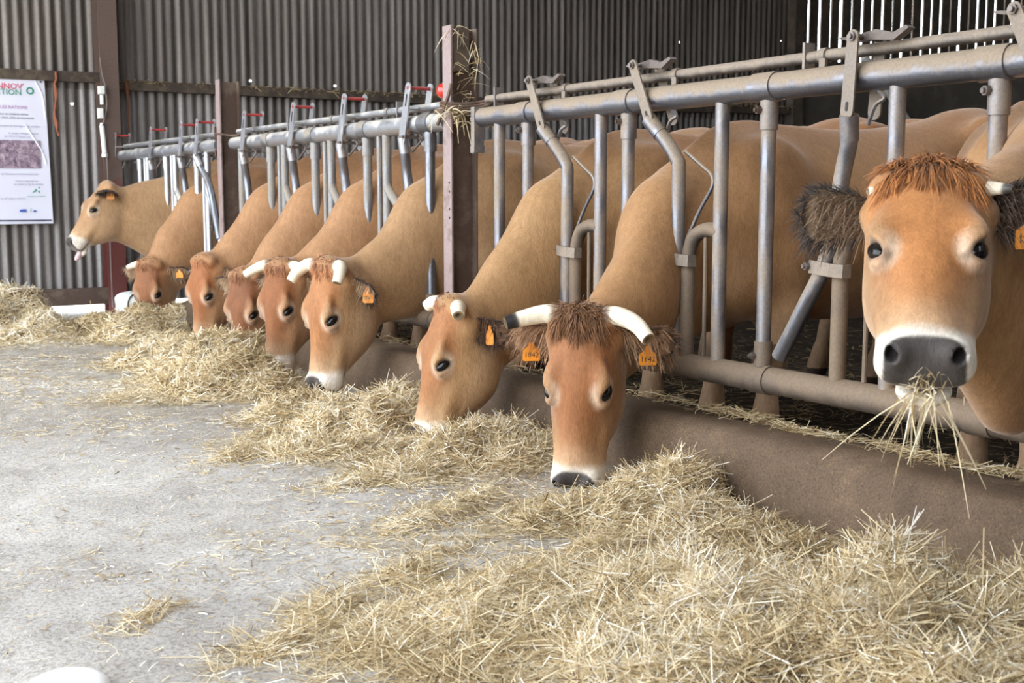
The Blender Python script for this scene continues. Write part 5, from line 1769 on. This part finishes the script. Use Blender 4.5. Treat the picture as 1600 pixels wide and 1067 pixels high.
def bump(px, py, rx, ry, h, rot=0.0):
    x, y = G(px, py); return (x, y, rx, ry, rot, h)

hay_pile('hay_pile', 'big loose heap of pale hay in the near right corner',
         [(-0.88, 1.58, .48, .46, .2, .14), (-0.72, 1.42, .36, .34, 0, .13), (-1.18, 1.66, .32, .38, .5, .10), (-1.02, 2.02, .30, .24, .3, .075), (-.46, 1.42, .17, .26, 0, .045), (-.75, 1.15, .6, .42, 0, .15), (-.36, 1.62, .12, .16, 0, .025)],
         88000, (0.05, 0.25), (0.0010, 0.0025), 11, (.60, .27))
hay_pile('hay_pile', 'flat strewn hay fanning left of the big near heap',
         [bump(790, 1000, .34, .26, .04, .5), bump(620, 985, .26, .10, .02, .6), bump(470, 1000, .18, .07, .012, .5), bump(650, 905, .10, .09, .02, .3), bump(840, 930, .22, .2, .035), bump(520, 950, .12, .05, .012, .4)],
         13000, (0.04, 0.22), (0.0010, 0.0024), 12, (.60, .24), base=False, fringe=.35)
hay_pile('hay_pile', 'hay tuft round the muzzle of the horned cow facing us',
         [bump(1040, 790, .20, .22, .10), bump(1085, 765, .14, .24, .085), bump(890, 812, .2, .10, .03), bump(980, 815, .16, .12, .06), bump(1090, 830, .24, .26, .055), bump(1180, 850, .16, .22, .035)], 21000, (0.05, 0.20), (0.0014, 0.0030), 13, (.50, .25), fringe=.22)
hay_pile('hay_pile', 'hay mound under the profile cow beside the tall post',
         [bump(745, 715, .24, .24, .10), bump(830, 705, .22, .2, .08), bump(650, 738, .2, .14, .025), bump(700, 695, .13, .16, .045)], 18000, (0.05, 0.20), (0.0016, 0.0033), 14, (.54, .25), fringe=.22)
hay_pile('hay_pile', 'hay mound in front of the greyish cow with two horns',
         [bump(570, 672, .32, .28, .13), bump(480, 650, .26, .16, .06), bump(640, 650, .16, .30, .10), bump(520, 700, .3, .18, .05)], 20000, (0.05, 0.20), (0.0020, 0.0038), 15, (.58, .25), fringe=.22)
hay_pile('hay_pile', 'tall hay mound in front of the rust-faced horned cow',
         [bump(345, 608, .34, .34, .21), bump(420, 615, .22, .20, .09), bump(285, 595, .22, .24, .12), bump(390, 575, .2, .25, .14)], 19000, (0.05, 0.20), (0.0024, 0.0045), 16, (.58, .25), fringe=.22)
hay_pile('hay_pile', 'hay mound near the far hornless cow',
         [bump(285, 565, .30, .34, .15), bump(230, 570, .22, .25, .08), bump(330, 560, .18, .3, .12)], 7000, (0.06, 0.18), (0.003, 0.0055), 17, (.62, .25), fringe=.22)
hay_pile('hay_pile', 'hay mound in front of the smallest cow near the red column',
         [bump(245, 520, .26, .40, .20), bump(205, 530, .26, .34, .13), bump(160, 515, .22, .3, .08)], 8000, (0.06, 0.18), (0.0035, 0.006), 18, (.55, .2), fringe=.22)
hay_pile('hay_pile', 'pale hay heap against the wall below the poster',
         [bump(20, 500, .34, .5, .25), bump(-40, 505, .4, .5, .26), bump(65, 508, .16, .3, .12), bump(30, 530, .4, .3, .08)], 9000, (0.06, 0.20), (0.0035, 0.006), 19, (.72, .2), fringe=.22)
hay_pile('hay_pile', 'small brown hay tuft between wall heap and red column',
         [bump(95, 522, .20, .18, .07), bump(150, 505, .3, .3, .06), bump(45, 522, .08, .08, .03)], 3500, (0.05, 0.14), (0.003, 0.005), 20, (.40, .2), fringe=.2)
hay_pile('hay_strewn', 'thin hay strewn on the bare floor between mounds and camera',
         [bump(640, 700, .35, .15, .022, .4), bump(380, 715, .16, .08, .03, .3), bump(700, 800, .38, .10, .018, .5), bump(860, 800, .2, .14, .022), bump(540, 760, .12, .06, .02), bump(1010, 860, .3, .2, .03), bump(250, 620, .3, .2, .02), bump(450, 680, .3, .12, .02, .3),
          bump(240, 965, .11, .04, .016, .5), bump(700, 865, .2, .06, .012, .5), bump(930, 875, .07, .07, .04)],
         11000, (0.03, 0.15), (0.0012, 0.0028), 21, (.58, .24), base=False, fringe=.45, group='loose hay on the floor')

# strip of hay on the flat top of the curb
rng = np.random.default_rng(77)
n = 9000
y = np.concatenate([rng.uniform(1.0, 3.6, 6500), rng.uniform(3.6, 8.0, 2500)])
x = 0.012 + rng.normal(size=n) * 0.030 - 0.035 * np.clip(fbm(y * 1.9, y * 0, 5), -1, 1)
keep = fbm(y * 2.3, y * 0 + 2, 8) + rng.uniform(-.7, 1.2, n) > 0
x, y = x[keep], y[keep]; n = len(x)
hh = .022 * np.clip(1 - ((x - .01) / .07) ** 2, 0, 1) * (1 + .5 * fbm(y * 6, x * 6, 4))
V, Q, T = straw_geo(x, y, .214 + hh * rng.uniform(.1, 1.0, n), np.zeros(n), np.zeros(n), np.ones(n), rng.uniform(.02, .10, n), rng.uniform(.0015, .0034, n), np.clip(rng.normal(.48, .2, n), 0, 1), 3, .2, .3, rng)
o = link('hay_strip', np_mesh('hay_strip', V, Q, M_HAY, smooth=False, attrs={'tint': T})); tag(o, 'chopped hay lying along the top of the concrete curb', 'hay', None, 'stuff')

# loose chaff all over the floor
n = 70000
rng = np.random.default_rng(78)
x = rng.uniform(-3.2, -0.28, n * 4); y = 1.2 + 8.8 * rng.uniform(0, 1, n * 4) ** 1.15
dens = 0.10 + 0.55 * sstep_(x, -2.2, -0.5) + 0.35 * (fbm(x * 1.6, y * 1.6, 51) > 0.25) + 0.65 * sstep_(y, 4.2, 6.0)
k = rng.uniform(size=len(x)) < dens * .8
x, y = x[k][:n], y[k][:n]; n = len(x)
V, Q, T = straw_geo(x, y, fz(x, y) + .004, np.zeros(n), np.zeros(n), np.ones(n), rng.uniform(.005, .035, n) * rng.choice([.5, .8, 1, 2.4], n), rng.uniform(.0012, .0030, n) * (1 + .08 * y), np.clip(rng.normal(.6, .26, n), 0, 1), 2, .05, .25, rng)
o = link('loose_straw', np_mesh('loose_straw', V, Q, M_HAY, smooth=False, attrs={'tint': T})); tag(o, 'single straws and chaff scattered over the concrete floor', 'straw', None, 'stuff')

# straw in the dark bedding behind the barrier
n = 9000
x = 0.15 + rng.gamma(2.0, 0.9, n); y = rng.uniform(0.8, 9.0, n)
k = x < 7; x, y = x[k], y[k]; n = len(x)
V, Q, T = straw_geo(x, y, bz(x, y) + .01, np.zeros(n), np.zeros(n), np.ones(n), rng.uniform(.04, .16, n), rng.uniform(.002, .005, n), np.clip(rng.normal(.22, .16, n), 0, 1), 2, .12, .3, rng)
o = link('bedding_straw', np_mesh('bedding_straw', V, Q, M_HAY, smooth=False, attrs={'tint': T})); tag(o, 'dull straw trodden into the dark bedding behind the barrier', 'straw', None, 'stuff')

# hay caught on the tall post, and straws hanging from the nearest cow's mouth
def tuft(name, c, n, L, W, spread, seed, bias=(0, 0, -.3), t=(.6, .15)):
    rng = np.random.default_rng(seed)
    r = np.array(c) + rng.normal(size=(n, 3)) * np.array(spread)
    d = rng.normal(size=(n, 3)) + np.array(bias)
    v, q, cc = ribbons(r, d, rng.uniform(L[0], L[1], n), rng.uniform(W * .7, W * 1.3, n), np.array((0, 0, -.35)), 3, rng=rng, cols=np.clip(rng.normal(t[0], t[1], (n, 1)), 0, 1))
    return v, q, cc[:, 0]
parts = [tuft('t', (-0.03, y1 - .05, 1.33), 60, (.05, .14), .006, (.05, .012, .02), 3), tuft('t', (0.045, y1 - .05, 1.57), 26, (.04, .12), .005, (.015, .01, .05), 4), tuft('t', (-0.02, y1 - .03, 1.70), 22, (.03, .09), .004, (.04, .01, .012), 5), tuft('t', (-.035, y1 - .035, 1.54), 10, (.03, .07), .004, (.01, .01, .04), 6), tuft('t', (.03, y1 - .04, 1.42), 12, (.03, .09), .004, (.02, .01, .04), 7)]
nv = 0; VV, QQ, TT = [], [], []
for v, q, t in parts: VV.append(v); QQ.append(q + nv); TT.append(t); nv += len(v)
o = link('hay_wisps', np_mesh('hay_wisps', np.concatenate(VV), np.concatenate(QQ), M_HAY, smooth=False, attrs={'tint': np.concatenate(TT)})); tag(o, 'yellow hay wisps caught on the tall brown post and its wire', 'hay', None, 'stuff')

# hay on the girts
rng = np.random.default_rng(79)
VV, QQ, TT, nv = [], [], [], 0
for p0, p1, n in (((190, 128), (700, 151), 500), ((760, 153), (1240, 168), 500)):
    a, b = at_y(p0[0], p0[1], yg), at_y(p1[0], p1[1], yg)
    t = rng.uniform(size=n)
    P = a[None] * (1 - t[:, None]) + b[None] * t[:, None] + np.stack([np.zeros(n), rng.uniform(-.05, .01, n), rng.uniform(-.01, .015, n)], 1)
    V, Q, T = straw_geo(P[:, 0], P[:, 1], P[:, 2], np.zeros(n), np.zeros(n), np.ones(n), rng.uniform(.04, .16, n), rng.uniform(.004, .008, n), np.clip(rng.normal(.35, .15, n), 0, 1), 2, .25, .3, rng)
    VV.append(V); QQ.append(Q + nv); TT.append(T); nv += len(V)
o = link('hay_dust', np_mesh('hay_dust', np.concatenate(VV), np.concatenate(QQ), M_HAY, smooth=False, attrs={'tint': np.concatenate(TT)})); tag(o, 'dusty hay resting on the wall girts', 'hay', None, 'stuff')

# straws hanging from the nearest cow's mouth: held by the cow, countable ones as one wisp
mo = np.array(MOUTH)
rng = np.random.default_rng(91)
n = 34
r = mo + rng.normal(size=(n, 3)) * np.array((.012, .028, .014))
d = np.stack([rng.normal(-.25, .35, n), rng.normal(-.1, .45, n), rng.normal(-.9, .35, n)], 1)
v, q, cc = ribbons(r, d, rng.uniform(.05, .15, n), .0036, np.array((0, 0, -.2)), 3, rng=rng, cols=np.clip(rng.normal(.6, .2, (n, 1)), 0, 1))
r2 = mo + np.array([(-.01, .03, .0), (.0, .02, -.005), (.0, -.04, .0), (.01, -.05, .0)])
d2 = np.array([(-.75, .62, -.62), (-.1, .2, -1), (.2, -.55, -.85), (.15, -.2, -1)])
v2, q2, c2 = ribbons(r2, d2, np.array([.20, .19, .17, .21]), .007, np.array((0, 0, -.15)), 3, rng=rng, cols=np.full((4, 1), .7))
n3 = 90
r3 = mo + np.array((-.022, -.016, .03)) + rng.normal(size=(n3, 3)) * np.array((.012, .032, .016))
v3, q3, c3 = ribbons(r3, rng.normal(size=(n3, 3)), rng.uniform(.012, .045, n3), .0022, np.array((0, 0, -.2)), 2, rng=rng, cols=np.clip(rng.normal(.5, .2, (n3, 1)), 0, 1))
o = link('hay_wisp', np_mesh('hay_wisp', np.concatenate([v, v2, v3]), np.concatenate([q, q2 + len(v), q3 + len(v) + len(v2)]), M_HAY, smooth=False, attrs={'tint': np.concatenate([cc[:, 0], c2[:, 0], c3[:, 0]])}))
tag(o, 'wisp of hay hanging from the white muzzle of the nearest cow', 'hay', None, 'stuff')
